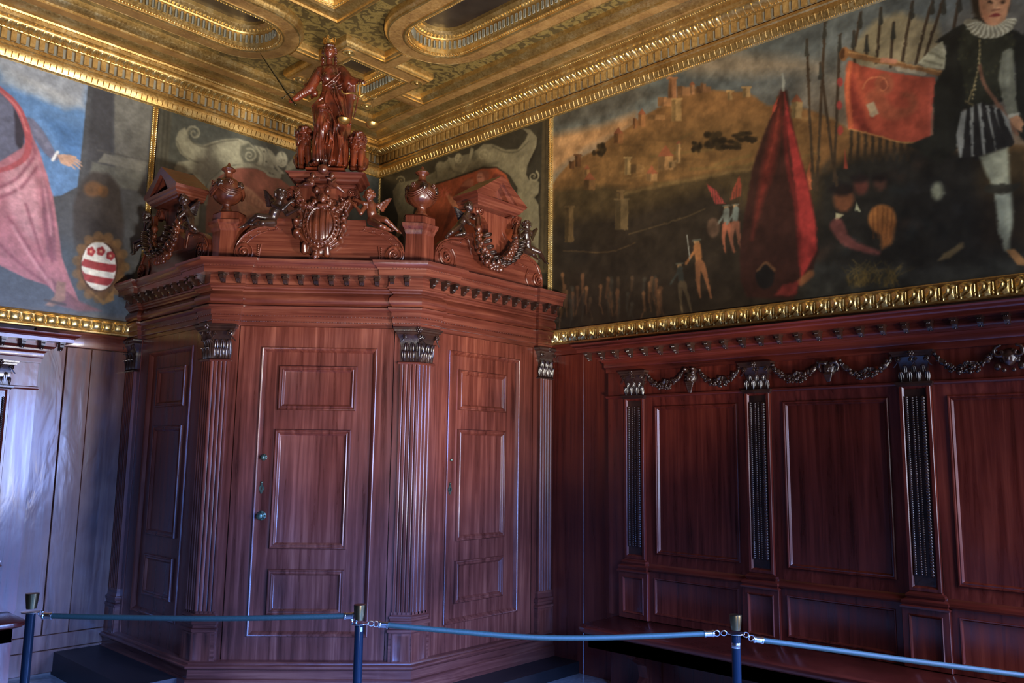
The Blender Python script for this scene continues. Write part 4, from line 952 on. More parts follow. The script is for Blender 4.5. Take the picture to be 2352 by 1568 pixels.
for A_, B_ in (((830, 830), (930, 740)), ((835, 985), (950, 1040)), ((935, 1190), (1010, 1110)), ((1425, 1060), (1330, 1120)), ((1465, 900), (1400, 960)), ((1465, 800), (1420, 700)), ((900, 560), (960, 740)), ((1480, 560), (1420, 740)), ((870, 660), (830, 520)), ((1500, 700), (1560, 560))): P.append(('c', G(*A_, .04), G(*B_, .03), .016, .02, .012))
P += head_prims(G(1185, 505, .13), .03, (0, 1, -.2), (0, 0, 1), 26, 8)+[('e', G(1105, 400, .10), (.022, .03, .03), .006), ('e', G(1250, 400, .10), (.022, .03, .03), .006), ('c', G(1130, 600, .12), G(1240, 600, .12), .016, .016, .006), ('e', G(1190, 110, .13), (.036, .036, .036), .004)]
P += head_prims(G(1080, 1280, .09), .026, (0, 1, -.2), (0, 0, 1), 26, 9)+[('c', G(1080, 1330, .07), G(1080, 1200, .05), .02, .03, .01)]
rs = random.Random(5)
for pts in (((850, 420), (880, 540), (1000, 610), (1090, 540)), ((1275, 520), (1320, 640), (1420, 640), (1490, 540))):
    cv = crom([tuple(G(x, y_, .10)) for x, y_ in pts], 12)
    for p in cv:
        for _ in range(3): P.append(('e', np.array(p)+np.array([rs.gauss(0, .011), rs.uniform(0, .02), rs.gauss(0, .011)]), (rs.uniform(.007, .012),)*3, .002))
for hx, hy, bx, by, fx, fy, s_ in ((1058, 190, 1030, 300, 870, 345, -1), (1308, 190, 1300, 290, 1470, 420, 1)):
    hd, bd, ft = G(hx, hy, .13), G(bx, by, .12), G(fx, fy, .10); R = .017; P += head_prims(hd, R, (-s_*.3, 1, -.1), (0, 0, 1), 18, hx)
    P += [('c', hd, bd, .012, .022, .006), ('c', bd, .5*bd+.5*ft+np.array([0, .015, 0]), .022, .015, .006), ('c', .5*bd+.5*ft+np.array([0, .015, 0]), ft, .015, .008, .004), ('c', hd+np.array([-s_*.012, .01, -.03]), G(1190-s_*-55, 230, .15), .010, .007, .003), ('c', hd+np.array([s_*.02, .0, -.03]), G(bx+s_*60, by-40, .14), .010, .007, .003), ('c', G(bx+s_*60, by-40, .14), G(bx+s_*10, by-10, .16), .008, .006, .003)]
cxx = c[0]
def stripes(f, ax):
    X = ax[0][:, None, None]-cxx; Z = ax[2][None, None, :]-c[2]; Y = ax[1][None, :, None]
    m = np.clip(1-((X/.085)**2+(Z/.115)**2), 0, .12)/.12*(Y > .07)
    return f-(.0034*m*np.sign(np.sin(X*150+.6))).astype(np.float32)
put('relief', sculpt(P, .0036, 'relief', M['carvered'], stripes, .005), car, FR.M())

# cherubs on the front crest -------------------------------------------
cherub(FR, gF, .040, dict(head=(618, 462, .09), chest=(590, 570, .07), pelvis=(490, 790, .06), shl=(520, 590, .08), ell=(640, 650, .13), hal=(735, 560, .12), shr=(650, 600, .05), elr=(700, 720, .07), har=(820, 660, .10), hil=(450, 770, .07), knl=(300, 740, .10), fol=(115, 880, .07), hir=(500, 830, .07), knr=(370, 835, .13), forr=(245, 860, .10)) if 0 else
       dict(head=(618, 462, .09), chest=(590, 570, .07), pelvis=(490, 790, .06), shl=(520, 590, .08), ell=(640, 650, .13), hal=(735, 560, .12), shr=(650, 600, .05), elr=(700, 720, .07), har=(820, 660, .10), hil=(450, 770, .07), knl=(300, 740, .10), fol=(115, 880, .07), hir=(500, 830, .07), knr=(370, 835, .13), **{'for': (245, 860, .10)}),
       (.45, 1, -.25), [((510, 560, .05), (385, 385, .0), (420, 600, .0))], 'dark carved cherub leaning on the left side of the striped coat of arms', None, seed=3)
cherub(FR, gF, .038, dict(head=(1812, 468, .09), chest=(1830, 590, .07), pelvis=(1860, 780, .06), shl=(1770, 590, .08), ell=(1700, 700, .13), hal=(1625, 610, .12), shr=(1880, 590, .05), elr=(1740, 570, .10), har=(1650, 530, .09), hil=(1840, 810, .07), knl=(1960, 870, .12), fol=(2100, 935, .07), hir=(1900, 770, .07), knr=(2030, 790, .10), **{'for': (2205, 950, .06)}),
       (-.3, 1, -.3), [((1930, 600, .04), (2115, 505, .0), (2010, 680, .0))], 'brown carved cherub hanging on the right side of the striped coat of arms', M['carvered'], seed=4)

# side crests ------------------------------------------------------------
gR = J(SRF, 900, 370, 4.48)
def crest_side(S, label_b, label_p, labels, left):
    cr = empty('side_crest', S.W(.7, ZT), label_b, 'carving')
    B = outline(gR, [(441, 1040), (443, 980), (452, 905), (482, 850), (532, 812), (600, 786), (680, 784), (750, 785), (762, 745), (845, 740), (845, 890), (1310, 1010), (1300, 870), (1316, 925), (1400, 965), (1470, 1020), (1520, 1090), (1545, 1170), (1553, 1240), (1546, 1296)], -.01)
    B[0] = (B[0][0], ZT-.004); B[-1] = (B[-1][0], ZT-.004)
    b = MB(); b.plate(B, [], lambda a, z, h: S.W(a, z, h), -.055, -.01); b.build('board', M['woodh'], cr, 20)
    Tb = outline(gR, [(860, 440), (838, 490), (848, 545), (885, 572), (925, 562), (955, 590), (985, 650), (990, 720), (965, 790), (900, 850), (842, 868), (842, 960), (1312, 1060), (1312, 870), (1240, 850), (1182, 790), (1166, 720), (1185, 650), (1215, 628), (1245, 688), (1298, 682), (1330, 640), (1337, 580)], .0)
    b = MB(); b.plate(Tb, [], lambda a, z, h: S.W(a, z, h), -.06, .0); b.build('tablet', M['wood'], cr, 20)
    for (x, y), r, dn, a0, w in (((895, 508), .04, 1, 120, .0), ((1268, 645), .046, -1, 60, .0), ((545, 985), .062, 1, 120, -.01), ((1492, 1222), .055, -1, 60, -.01)):
        q = gR(x, y, w); b = MB(); volute(b, S, (q[0], q[2]), r, dn, a0, w+.002); b.build('volute', M['wood'], cr)
    b = MB()
    for pts, r in ((((470, 930), (510, 860), (600, 815), (720, 815), (790, 800), (820, 960)), .006), (((650, 1070), (655, 980), (620, 905)), .007), (((1330, 950), (1420, 1000), (1490, 1070), (1525, 1160)), .006), (((1235, 1040), (1330, 1055), (1400, 1090)), .006), (((1410, 1110), (1385, 1190), (1400, 1255)), .007), (((985, 530), (1030, 570), (1110, 600)), .005), (((1030, 575), (1020, 680), (985, 780)), .006), (((1150, 600), (1130, 700), (1165, 810)), .006)):
        cv = crom([tuple(gR(x, y, .002)) for x, y in pts], 6); b.tube([S.W(p[0], p[2], -.005) for p in cv], r, 6)
        for p in cv[2::5]: b.ball(S.W(p[0]+.014, p[2]-.012, -.006), .007, 6, 4)
    tag(b.build('relief_border', M['wood'], cr, 60), kind='stuff')
    # pediment
    wf = .11; s0, z0 = gR(875, 430, wf)[[0, 2]]; s1 = gR(1312, 548, wf)[0]; zc = gR(875, 345, wf)[2]; A = gR(875, 283, wf+.03); Bp = gR(1200, 207, wf+.03); C_ = gR(1462, 482, wf+.03)
    pe = empty('pediment', S.W((s0+s1)/2, z0, 0), label_p, 'pediment')
    Q = [(s0+.01, wf-.21), (s0+.01, wf), (s1, wf), (s1, wf-.21)]; T3 = lambda x, y, z: S.W(x, z, y); Hh = zc-z0
    b = MB(); sweep(b, Q, [(-.05, z0), (-.012, z0), (-.01, z0+Hh*.2), (.004, z0+Hh*.3), (.006, z0+Hh*.45), (.02, z0+Hh*.6), (.022, z0+Hh*.8), (.034, z0+Hh), (-.1, z0+Hh+.004)], 1, T=T3); fbox(b, S, s0+.02, s1-.01, z0+.005, zc, wf-.2, wf-.02); b.build('cornice', M['woodh'], pe, 30)
    a0_, a1_ = s0-.028, s1+.04; am = (a0_+a1_)/2; zt = A[2]*.4+zc*.6; za = zt+(Bp[2]-zc)*.98
    O_ = [(a0_, zc), (a1_, zc), (a1_+.012, zc+.02), (am, za+.02), (a0_-.012, zc+.02)]
    for d0, d1, w0_, w1_ in ((0, .030, wf-.22, wf+.035), (.022, .05, wf-.2, wf+.012)):
        k = (za-zc)/(am-a0_); mk = lambda d: [(a0_+d*3.2, zc+.004), (a1_-d*3.2, zc+.004), (am, za-d*1.25)]
        out = O_ if d0 == 0 else mk(d0); b = MB(); b.plate(out, [mk(d1)], lambda a, z, h: S.W(a, z, h), w0_, w1_); b.build('raking_cornice', M['woodh'], pe, 0)
    mk = lambda d: [(a0_+d*3.2, zc+.002), (a1_-d*3.2, zc+.002), (am, za-d*1.25)]
    b = MB(); b.plate(mk(.045), [], lambda a, z, h: S.W(a, z, h), wf-.06, wf-.035); b.build('tympanum', M['wood'], pe, 0)
    # garland
    ga = empty('fruit_garland', S.W(.9, ZT+.03, .05), labels[2], 'garland', None)
    def bell(p0, p1, r0, r1, nm='husk'):
        b = MB(); p0, p1 = np.array(p0), np.array(p1); pts = [p0+(p1-p0)*t for t in (0, .3, .55, .6, .75, .8, 1)]
        b.tube([S.W(p[0], p[2], p[1]) for p in pts], [r0, r0*1.1, r0*1.25, r0*1.7, r0*1.75, r0*1.2, r1], 10)
        for k in range(5):
            a = 2*PI*k/5; o_ = np.array([math.cos(a), math.sin(a), 0])*r0*1.2; b.tube([S.W(*( (p0+o_)[[0, 2, 1]])), S.W(*((p0*.5+p1*.5+o_*1.2)[[0, 2, 1]]))], r0*.25, 5)
        b.build(nm, M['carvered'], ga, 50)
    bell(gR(885, 560, .05), gR(890, 760, .07), .016, .02); bell(gR(1285, 660, .05), gR(1262, 840, .07), .016, .02)
    cv = crom([tuple(gR(x, y, w)) for x, y, w in ((890, 740, .07), (905, 880, .09), (985, 1010, .10), (1085, 1060, .11), (1190, 1000, .10), (1245, 900, .09), (1270, 820, .07))], 12)
    b = MB(); rs = random.Random(11)
    for i, p in enumerate(cv):
        t = i/(len(cv)-1); env = .016+.032*math.sin(PI*t)
        for _ in range(5):
            a = rs.uniform(0, 2*PI); q = rs.uniform(.3, 1)*env; r = rs.choice([.008, .011, .014, .02]) * (.7+.6*math.sin(PI*t))
            b.ball(S.W(p[0]+q*math.cos(a), p[2]+q*math.sin(a), p[1]+rs.uniform(-.01, .02)), r, 8, 6)
    tag(b.build('fruit', M['carvered'], ga, 60), kind='stuff')
    for i in range(3, len(cv)-3, 5):
        p = cv[i]; 
        for s_ in (-1, 1):
            put('acanthus_leaf', ACA, ga, S.M() @ Matrix.Translation((p[0]+s_*.03, p[1]+.02, p[2])) @ Matrix.Rotation(s_*(1.2 if s_ > 0 else 1.4), 4, 'Y') @ Matrix.Rotation(-.5, 4, 'X') @ Matrix.Scale(.9, 4))
    return cr
crest_side(SRF, 'scrolled walnut crest board on the right side of the porch', 'small open pediment on the right side of the porch, red walnut', ['', '', 'carved fruit garland hanging below the right-hand pediment'], 0)
crest_side(SLF, 'scrolled walnut crest board on the shaded left side of the porch', 'small open pediment on the left side of the porch, in shade', ['', '', 'dark carved fruit garland hanging below the left-hand pediment'], 1)
JA = dict(head=(795, 472, .09), chest=(775, 560, .07), pelvis=(705, 650, .06), shl=(745, 570, .08), ell=(800, 640, .12), hal=(830, 655, .10), shr=(800, 560, .06), elr=(845, 590, .10), har=(882, 560, .08), hil=(690, 670, .07), knl=(620, 725, .10), fol=(560, 780, .06), hir=(715, 690, .06), knr=(745, 740, .12), **{'for': (655, 765, .10)})
JB = dict(head=(1385, 662, .09), chest=(1380, 750, .07), pelvis=(1400, 890, .06), shl=(1350, 750, .08), ell=(1325, 790, .11), hal=(1315, 740, .10), shr=(1415, 750, .05), elr=(1400, 700, .10), har=(1345, 700, .10), hil=(1385, 920, .07), knl=(1455, 960, .12), fol=(1495, 1005, .09), hir=(1430, 900, .06), knr=(1520, 935, .10), **{'for': (1580, 1040, .05)})
def side_cherubs(S, la, lb):
    for jj, fd, wg, lb_, sd in ((JA, (.5, 1, -.2), [((755, 570, .05), (635, 470, .0), (680, 620, .0))], la, 21), (JB, (-.3, 1, -.3), [((1420, 740, .04), (1500, 700, .0), (1450, 820, .0))], lb, 22)):
        key = sd
        if key not in CH: CH[key] = None
        if CH[key] is None:
            o = empty('carved_cherub', S.M() @ Vector(gR(*jj['pelvis'])), lb_, 'carving', 'winged cherubs on the porch crest')
            j = {a: gR(*b_) for a, b_ in jj.items()}; me = sculpt(head_prims(j['head'], .034, fd, (0, 0, 1), 34, sd)+body_prims(j, .034), .0036, 'body', M['carve'])
            wm = wing_mesh(gR(*wg[0][0]), gR(*wg[0][1]), gR(*wg[0][2]), M['carve']); CH[key] = (me, wm)
        else: o = empty('carved_cherub', S.M() @ Vector(gR(*jj['pelvis'])), lb_, 'carving', 'winged cherubs on the porch crest')
        put('body', CH[key][0], o, S.M()); put('wing', CH[key][1], o, S.M())
CH = {}
side_cherubs(SRF, 'dark carved cherub holding the near end of the right garland', 'dark carved cherub at the far end of the right garland, by the wall')
side_cherubs(SLF, 'shaded carved cherub on the left crest beside the left urn', 'shaded carved cherub at the far left end of the left crest, near the gilt strip')

# urns on the porch corners ----------------------------------------------
def urn(cx, cy, fa, fb, cpt, la, lb, pxu):
    # pedestal wrapping the corner
    a = Vector(fa.W(*fa_in(fa, cpt, 0))[:2]) if 0 else None
    c = Vector(cpt); ins = (Vector((-.0, -.0))-c).normalized()
    va, vb = fa, fb
    A_ = c+va*.12; B_ = c+vb*.12; nA = A_+ins*.13; nB = B_+ins*.13
    path = [tuple(c+ins*.02), tuple(B_+ins*.02), tuple(nB), tuple(nA), tuple(A_+ins*.02)]
    ar = sum(path[i][0]*path[(i+1) % 5][1]-path[(i+1) % 5][0]*path[i][1] for i in range(5)); sd = -1 if ar > 0 else 1
    zt = pxu['ped']
    pe = empty('urn_pedestal', (c.x, c.y, ZT), lb, 'pedestal')
    b = MB(); H = zt-ZT
    pr = [(-.02, ZT-.002), (.012, ZT-.002), (.004, ZT+.02), (-.006, ZT+.035), (-.008, ZT+H*.62), (.0, ZT+H*.66), (.004, ZT+H*.70), (.02, ZT+H*.76), (.024, ZT+H*.82), (.0, ZT+H*.83), (-.002, ZT+H*.98), (-.02, zt), (-.05, zt)]
    sweep(b, path, pr, sd, True); b.add([(p[0], p[1], zt-.001) for p in [tuple(Vector(q)*1.0) for q in path]], [(0, 1, 2, 3, 4)]); b.build('shaft', M['wood'], pe, 20)
    uc = c+ins*.085; zb, zt2, zm, Rm = pxu['foot'], pxu['top'], pxu['mid'], .104
    u = empty('carved_urn', (uc.x, uc.y, zb), la, 'urn')
    h1 = zm-zb
    def mod(a, z):
        t = (z-h1)/Rm
        return 1+(.035*abs(math.sin(7*a)) if t < -.45 else 0)+(.03*math.sin(10*a) if t > .75 else 0)
    prof = [(.001, 0), (.045, 0), (.045, .010), (.036, .02), (.03, .035), (.03, h1-Rm*.98)]+[(Rm*math.cos(RAD(t)), h1+Rm*.98*math.sin(RAD(t))) for t in range(-70, 71, 7)]
    zt_ = h1+Rm*.94; prof += [(.03, zt_+.01), (.026, zt_+.03), (.03, zt_+.045), (.046, zt_+.055), (.05, zt_+.062), (.044, zt_+.068), (.03, zt_+.078), (.012, zt_+.09), (.009, zt_+.105), (.001, zt_+.115)]
    MB().lathe(prof, (uc.x, uc.y, zb), 56, mod).build('body', M['carvered'], u, 50)
    for k in range(4):
        a = 2*PI*k/4+math.atan2(cpt[1], cpt[0]); cc2 = Vector((uc.x+Rm*1.02*math.cos(a), uc.y+Rm*1.02*math.sin(a), zm+.03)); fd = (math.cos(a), math.sin(a), -.1)
        put('mask', sculpt(head_prims(cc2-Vector((math.cos(a), math.sin(a), 0))*.008, .026, fd, (0, 0, 1), 30, k, .24), .0042, 'mask', M['carve']), u)
        b = MB()
        for off in (0, .014, .028):
            pts = []
            for i in range(13):
                t = i/12; aa = a+PI/2*t; sag = .05*math.sin(PI*t)+off; zz = zm+.03-sag; rr_ = math.sqrt(max(0, Rm**2-(zz-zm)**2))+.006+.008*math.sin(PI*t); pts.append((uc.x+rr_*math.cos(aa), uc.y+rr_*math.sin(aa), zz))
            b.tube(pts, .0065, 6)
        aa = a+PI/4
        for q in range(7): 
            an = q*2*PI/6; r_ = 0 if q == 6 else .013; rr_ = Rm*.9+.008; b.ball((uc.x+rr_*math.cos(aa)-math.sin(aa)*r_*math.cos(an), uc.y+rr_*math.sin(aa)+math.cos(aa)*r_*math.cos(an), zm+.045+r_*math.sin(an)), .009, 6, 5)
        b.build('drapery', M['carvered'], u, 60)
def zof(px, py, w=-.08): return FR.px(px, py, w)[1]
urn(0, 0, Vector((1, 0)), Vector((-r2, r2)), (-1.435, -2.385), 'carved round urn on the right corner of the porch top', 'moulded walnut pedestal under the right urn', dict(ped=zof(968, 498), foot=zof(968, 496), top=zof(968, 377), mid=zof(968, 447)))
urn(0, 0, Vector((r2, -r2)), Vector((0, 1)), (-2.43, -1.39), 'carved round urn on the left corner of the porch top', 'moulded walnut pedestal under the left urn', dict(ped=zof(528, 490), foot=zof(528, 488), top=zof(528, 377), mid=zof(528, 440)))

# carved garlands and masks on the wall panelling --------------------------
def wall_garland(S, s0, s1, z0, zl, label, mirror, mdl):
    g = empty('small_garland', S.W((s0+s1)/2, zl, .17), label, 'garland', 'garlands on the wall panelling')
    b = MB(); rs = random.Random(mdl); n = 22
    pt = lambda t: (s0+(s1-s0)*t, .172+.012*math.sin(PI*t), z0-(z0-zl)*math.sin(PI*t)**.8)
    for i in range(n+1):
        t = i/n; p = pt(t); env = .006+.017*math.sin(PI*t)**.7
        for _ in range(5):
            a = rs.uniform(0, 2*PI); q = env*rs.uniform(.2, 1); b.ball(S.W(p[0]+q*math.cos(a), p[2]+q*math.sin(a), p[1]+rs.uniform(-.005, .012)), rs.choice([.006, .008, .011]), 7, 5)
    tag(b.build('fruit', M['carve'], g, 60), kind='stuff')
    for e in (0, 1):
        b = MB(); q = [pt(abs(e-t)) for t in (0, .05, .1, .13, .2)]; b.tube([S.W(p[0], p[2], p[1]) for p in q], [.008, .01, .016, .018, .008], 9); b.build('husk', M['carve'], g)
    for k in range(5):
        p = pt(.25+.12*k); put('acanthus_leaf', ACA, g, S.M() @ Matrix.Translation((p[0], p[1]+.01, p[2]+.014)) @ Matrix.Rotation(2.2-.9*k, 4, 'Y') @ Matrix.Scale(.5, 4))
def mask(S, s, z, R, kind, label, seed):
    o = empty('carved_mask', S.W(s, z-R, .15), label, 'carving', 'masks on the wall panelling'); c = np.array([s, .165, z])
    P = head_prims(c, R, (0, 1, -.15), (0, 0, 1), 30, seed, .26)
    if kind == 0:
        P += scroll_prims(c+np.array([-.03, .01, .05]), .016)+scroll_prims(c+np.array([.03, .01, .05]), .016)
        for k in range(6): P.append(('c', c+np.array([-.028+.004*k, .03, -.03-.013*k]), c+np.array([.028-.004*k, .035, -.036-.013*k]), .007, .007, .002))
    elif kind == 1:
        for sg in (-1, 1):
            q = [c+np.array([sg*x, y, zz]) for x, y, zz in ((.02, .03, .035), (.045, .03, .04), (.058, .02, .015), (.05, .02, -.01))]; P += [('c', q[i], q[i+1], .012-.002*i, .011-.002*i, .003) for i in range(3)]
        for k in range(5): P.append(('c', c+np.array([-.02+.01*k, .035, -.03]), c+np.array([(-.02+.01*k)*.5, .03, -.075]), .008, .004, .002))
    else:
        for sg in (-1, 1):
            for t in range(10):
                a, a2 = t*.55, (t+1)*.55; r_, r3 = .036-.0028*t, .036-.0028*(t+1); q = c+np.array([sg*.04, .02, .03]); P.append(('c', q+np.array([sg*r_*math.sin(a), 0, r_*math.cos(a)]), q+np.array([sg*r3*math.sin(a2), .002, r3*math.cos(a2)]), .009, .008, .002))
            P += [('e', c+np.array([sg*.022, .03, -.065]), (.012, .012, .012), .003), ('e', c+np.array([sg*.055, .015, -.045]), (.018, .012, .02), .004)]
    put('face', sculpt(P, .0042, 'face', M['carve'], None, .004), o, S.M())
for i, (a, c_) in enumerate(((3.272, 4.212), (4.212, 5.155), (5.155, 6.10))):
    mid = (a+c_)/2; nm = ['first', 'second', 'third'][i]
    wall_garland(SRW, a+.115, mid-.065, 2.185, 2.085, nm+' bay of the right wall panelling from the porch: garland left of its mask', 0, i*2)
    wall_garland(SRW, mid+.065, c_-.115, 2.185, 2.085, nm+' bay of the right wall panelling from the porch: garland right of its mask', 0, i*2+1)
    mask(SRW, mid, 2.14, .043, i, ['dark carved mask with a ribbed shell-like beard in the first panelling bay', 'dark carved horned satyr mask in the second panelling bay', 'dark carved grotesque mask with big curled brows at the right edge'][i], i+30)

# ------------------------------------------------------------------ oil paintings, drawn with numpy into a colour attribute
def vnoise(shape, cells, seed, octv=4):
    rs = np.random.RandomState(seed); out = np.zeros(shape); amp = 1; tot = 0
    for o in range(octv):
        cy, cx = max(2, int(cells*2**o*shape[0]/max(shape))), max(2, int(cells*2**o*shape[1]/max(shape)))
        g = rs.rand(cy+2, cx+2); y = np.linspace(0, cy, shape[0]); x = np.linspace(0, cx, shape[1]); iy = y.astype(int); ix = x.astype(int)
        fy = (y-iy); fx = (x-ix); fy = fy*fy*(3-2*fy); fx = fx*fx*(3-2*fx)
        a = g[iy][:, ix]*(1-fx)+g[iy][:, ix+1]*fx; b = g[iy+1][:, ix]*(1-fx)+g[iy+1][:, ix+1]*fx
        out += amp*(a*(1-fy[:, None])+b*fy[:, None]); tot += amp; amp *= .55
    return out/tot
class Canvas:
    def __init__(s, face, u0, u1, z0, z1, h, w, seed=1):
        s.f, s.w = face, w; s.nx, s.ny = int((u1-u0)/h)+1, int((z1-z0)/h)+1
        s.u = np.linspace(u0, u1, s.nx); s.z = np.linspace(z0, z1, s.ny); s.U, s.Z = np.meshgrid(s.u, s.z); s.img = np.zeros((s.ny, s.nx, 3)); s.seed = seed; s.o = (0, 0, 1)
        s.wob = (vnoise(s.U.shape, 26, seed+50, 3)-.5)*.02; s.wob2 = (vnoise(s.U.shape, 26, seed+60, 3)-.5)*.02
    def P(s, p): a, z = s.f.px(s.o[0]+p[0]/s.o[2], s.o[1]+p[1]/s.o[2], s.w); return a, z
    def put(s, m, col, sl=None):
        c = np.array(col, float)/255; t = s.img[sl] if sl else s.img; t[...] = t*(1-m[..., None])+c*m[..., None]
    def box(s, pts, pad):
        a = np.array(pts); x0, x1 = np.searchsorted(s.u, (a[:, 0].min()-pad, a[:, 0].max()+pad)); y0, y1 = np.searchsorted(s.z, (a[:, 1].min()-pad, a[:, 1].max()+pad)); return slice(y0, y1), slice(x0, x1)
    def poly(s, pts, col, soft=.006, al=1., wob=.4, smooth=0, raw=False):
        p = [q if raw else s.P(q) for q in pts]
        if smooth: p = [tuple(q) for q in crom(p+[p[0]], smooth)][:-1]
        sl = s.box(p, soft+.02); X = s.U[sl]+s.wob[sl]*wob; Y = s.Z[sl]+s.wob2[sl]*wob
        if X.size == 0: return
        ins = np.zeros(X.shape, bool); d = np.full(X.shape, 9.)
        for i in range(len(p)):
            (x0, y0), (x1, y1) = p[i-1], p[i]
            if y0 != y1: c = ((y0 > Y) != (y1 > Y)) & (X < (x1-x0)*(Y-y0)/(y1-y0)+x0); ins ^= c
            dx, dy = x1-x0, y1-y0; L = dx*dx+dy*dy+1e-12; t = np.clip(((X-x0)*dx+(Y-y0)*dy)/L, 0, 1); d = np.minimum(d, (X-x0-t*dx)**2+(Y-y0-t*dy)**2)
        d = np.sqrt(d)*np.where(ins, 1, -1); s.put(np.clip(.5+d/soft, 0, 1)*al, col, sl)
    def line(s, pts, width, col, soft=.004, al=1., smooth=4, wob=.3):
        """width in metres, a number or one per point"""
        p = [s.P(q) for q in pts]; n = len(p); ww = list(width) if hasattr(width, '__len__') else [width]*n
        if smooth and n > 2: q = crom([(a[0], a[1], b) for a, b in zip(p, ww)], smooth); p = [(a[0], a[1]) for a in q]; ww = [a[2] for a in q]
        sl = s.box(p, max(ww)+soft+.02); X = s.U[sl]+s.wob[sl]*wob; Y = s.Z[sl]+s.wob2[sl]*wob
        if X.size == 0: return
        d = np.full(X.shape, 9.)
        for i in range(1, len(p)):
            (x0, y0), (x1, y1) = p[i-1], p[i]; dx, dy = x1-x0, y1-y0; L = dx*dx+dy*dy+1e-12; t = np.clip(((X-x0)*dx+(Y-y0)*dy)/L, 0, 1)
            d = np.minimum(d, np.sqrt((X-x0-t*dx)**2+(Y-y0-t*dy)**2)-(ww[i-1]+(ww[i]-ww[i-1])*t)/2)
        s.put(np.clip(.5-d/soft, 0, 1)*al, col, sl)
    def ell(s, c, rx, ry, col, soft=.006, al=1., rot=0):
        """radii in crop pixels"""
        n = 26; s.poly([(c[0]+rx*math.cos(2*PI*k/n)*math.cos(rot)-ry*math.sin(2*PI*k/n)*math.sin(rot), c[1]+rx*math.cos(2*PI*k/n)*math.sin(rot)+ry*math.sin(2*PI*k/n)*math.cos(rot)) for k in range(n)], col, soft, al, .2)
    def spiral(s, c, r, turns, dn, a0, width, col, al=1.):
        s.line([(c[0]+r*(1-i/26)*math.cos(RAD(a0)+dn*2*PI*turns*i/26), c[1]+r*(1-i/26)*math.sin(RAD(a0)+dn*2*PI*turns*i/26)) for i in range(25)], [width*(1-.6*i/25) for i in range(25)], col, .004, al, 0)
    def back(s, fn): s.img[...] = fn(s.U, s.Z)
    def finish(s, name, parent, gain, tint=(1, 1, 1), jit=1.3, sat=1., rough=1.):
        jx = (vnoise(s.U.shape, 110, s.seed+7, 3)-.5)*jit*6; jy = (vnoise(s.U.shape, 110, s.seed+8, 3)-.5)*jit*6
        a, b_ = np.mgrid[0:s.ny, 0:s.nx]; s.img = s.img[np.clip(np.rint(a+jy).astype(int), 0, s.ny-1), np.clip(np.rint(b_+jx).astype(int), 0, s.nx-1)]
        s.img = (s.img+np.roll(s.img, 1, 0)+np.roll(s.img, 1, 1))/3
        br = vnoise(s.U.shape, 45, s.seed+9, 4); s.img = s.img*(1+rough*.55*(br-.5))[..., None]; g_ = s.img.mean(2, keepdims=True); s.img = g_+(s.img-g_)*sat
        n1 = vnoise(s.U.shape, 12, s.seed, 6); n2 = vnoise(s.U.shape, 120, s.seed+1, 2)
        im = s.img*(1+.22*(n1-.5)[..., None]+.14*(n2-.5)[..., None]); im = np.clip(im, .004, 1)
        l = np.where(im <= .04045, im/12.92, ((im+.055)/1.055)**2.4)*gain*np.array(tint); l = np.clip(l, 0, .92)
        V = np.empty((s.ny*s.nx, 3), np.float32); A = s.f.W(0, 0, s.w); B = s.f.W(1, 0, s.w)
        u = s.U.ravel(); V[:, 0] = A[0]+(B[0]-A[0])*u; V[:, 1] = A[1]+(B[1]-A[1])*u; V[:, 2] = s.Z.ravel()
        i = (np.arange(s.ny-1)[:, None]*s.nx+np.arange(s.nx-1)[None]).ravel(); Q = np.stack([i, i+1, i+s.nx+1, i+s.nx], 1).astype(np.int32)
        me = bpy.data.meshes.new(name); me.vertices.add(len(V)); me.vertices.foreach_set('co', V.ravel()); me.loops.add(len(Q)*4); me.loops.foreach_set('vertex_index', Q.ravel())
        me.polygons.add(len(Q)); me.polygons.foreach_set('loop_start', np.arange(len(Q), dtype=np.int32)*4); me.materials.append(M['paint']); me.update(calc_edges=True)
        at = me.color_attributes.new('paint', 'FLOAT_COLOR', 'POINT'); c = np.ones((len(V), 4), np.float32); c[:, :3] = l.reshape(-1, 3); at.data.foreach_set('color', c.ravel())
        return put(name, me, parent)
WC = .014
def mix(a, b, t): t = np.clip(t, 0, 1)[..., None]; return np.array(a)/255*(1-t)+np.array(b)/255*t
paint_r = empty('battle_painting', SRW.W(4.6, 2.6, .01), 'huge dark painting of a hilltop castle, a red flag and a trumpeter boy', 'painting')
C = Canvas(SRW, 2.365, 6.3, 2.56, 4.46, .0054, WC, 3); C.o = (1250, 0, 2.0635)
n = vnoise(C.U.shape, 5, 9, 4); n2 = vnoise(C.U.shape, 3, 19, 3); st_ = vnoise((C.ny, 60), 40, 4, 3)
st_ = np.repeat(st_, C.nx//60+1, 1)[:, :C.nx]
t = np.clip((C.Z-3.3)/1.1, 0, 1)
sky = mix((150, 112, 74), (84, 90, 88), np.clip(t*1.1+(n-.5)*1.3-.1*(C.U < 3.2), 0, 1)); dk = np.clip((n2-.5)*6*t, 0, .6)[..., None]
C.img[...] = sky*(1-dk)+np.array((62, 66, 66))/255*dk
C.poly([(30, 330), (200, 300), (500, 420), (560, 440), (300, 560), (30, 620)], (70, 66, 58), .12, .75); C.poly([(30, 640), (260, 600), (430, 540), (420, 600), (200, 700), (40, 820)], (158, 112, 68), .08, .8)
C.poly([(600, 300), (900, 250), (1200, 280), (1300, 330), (1000, 360), (700, 350)], (150, 126, 96), .10, .6); C.poly([(1480, 190), (1560, 100), (1690, 60), (1860, 110), (1900, 300), (1500, 320), (1440, 260)], (140, 124, 88), .05, .8, 1)
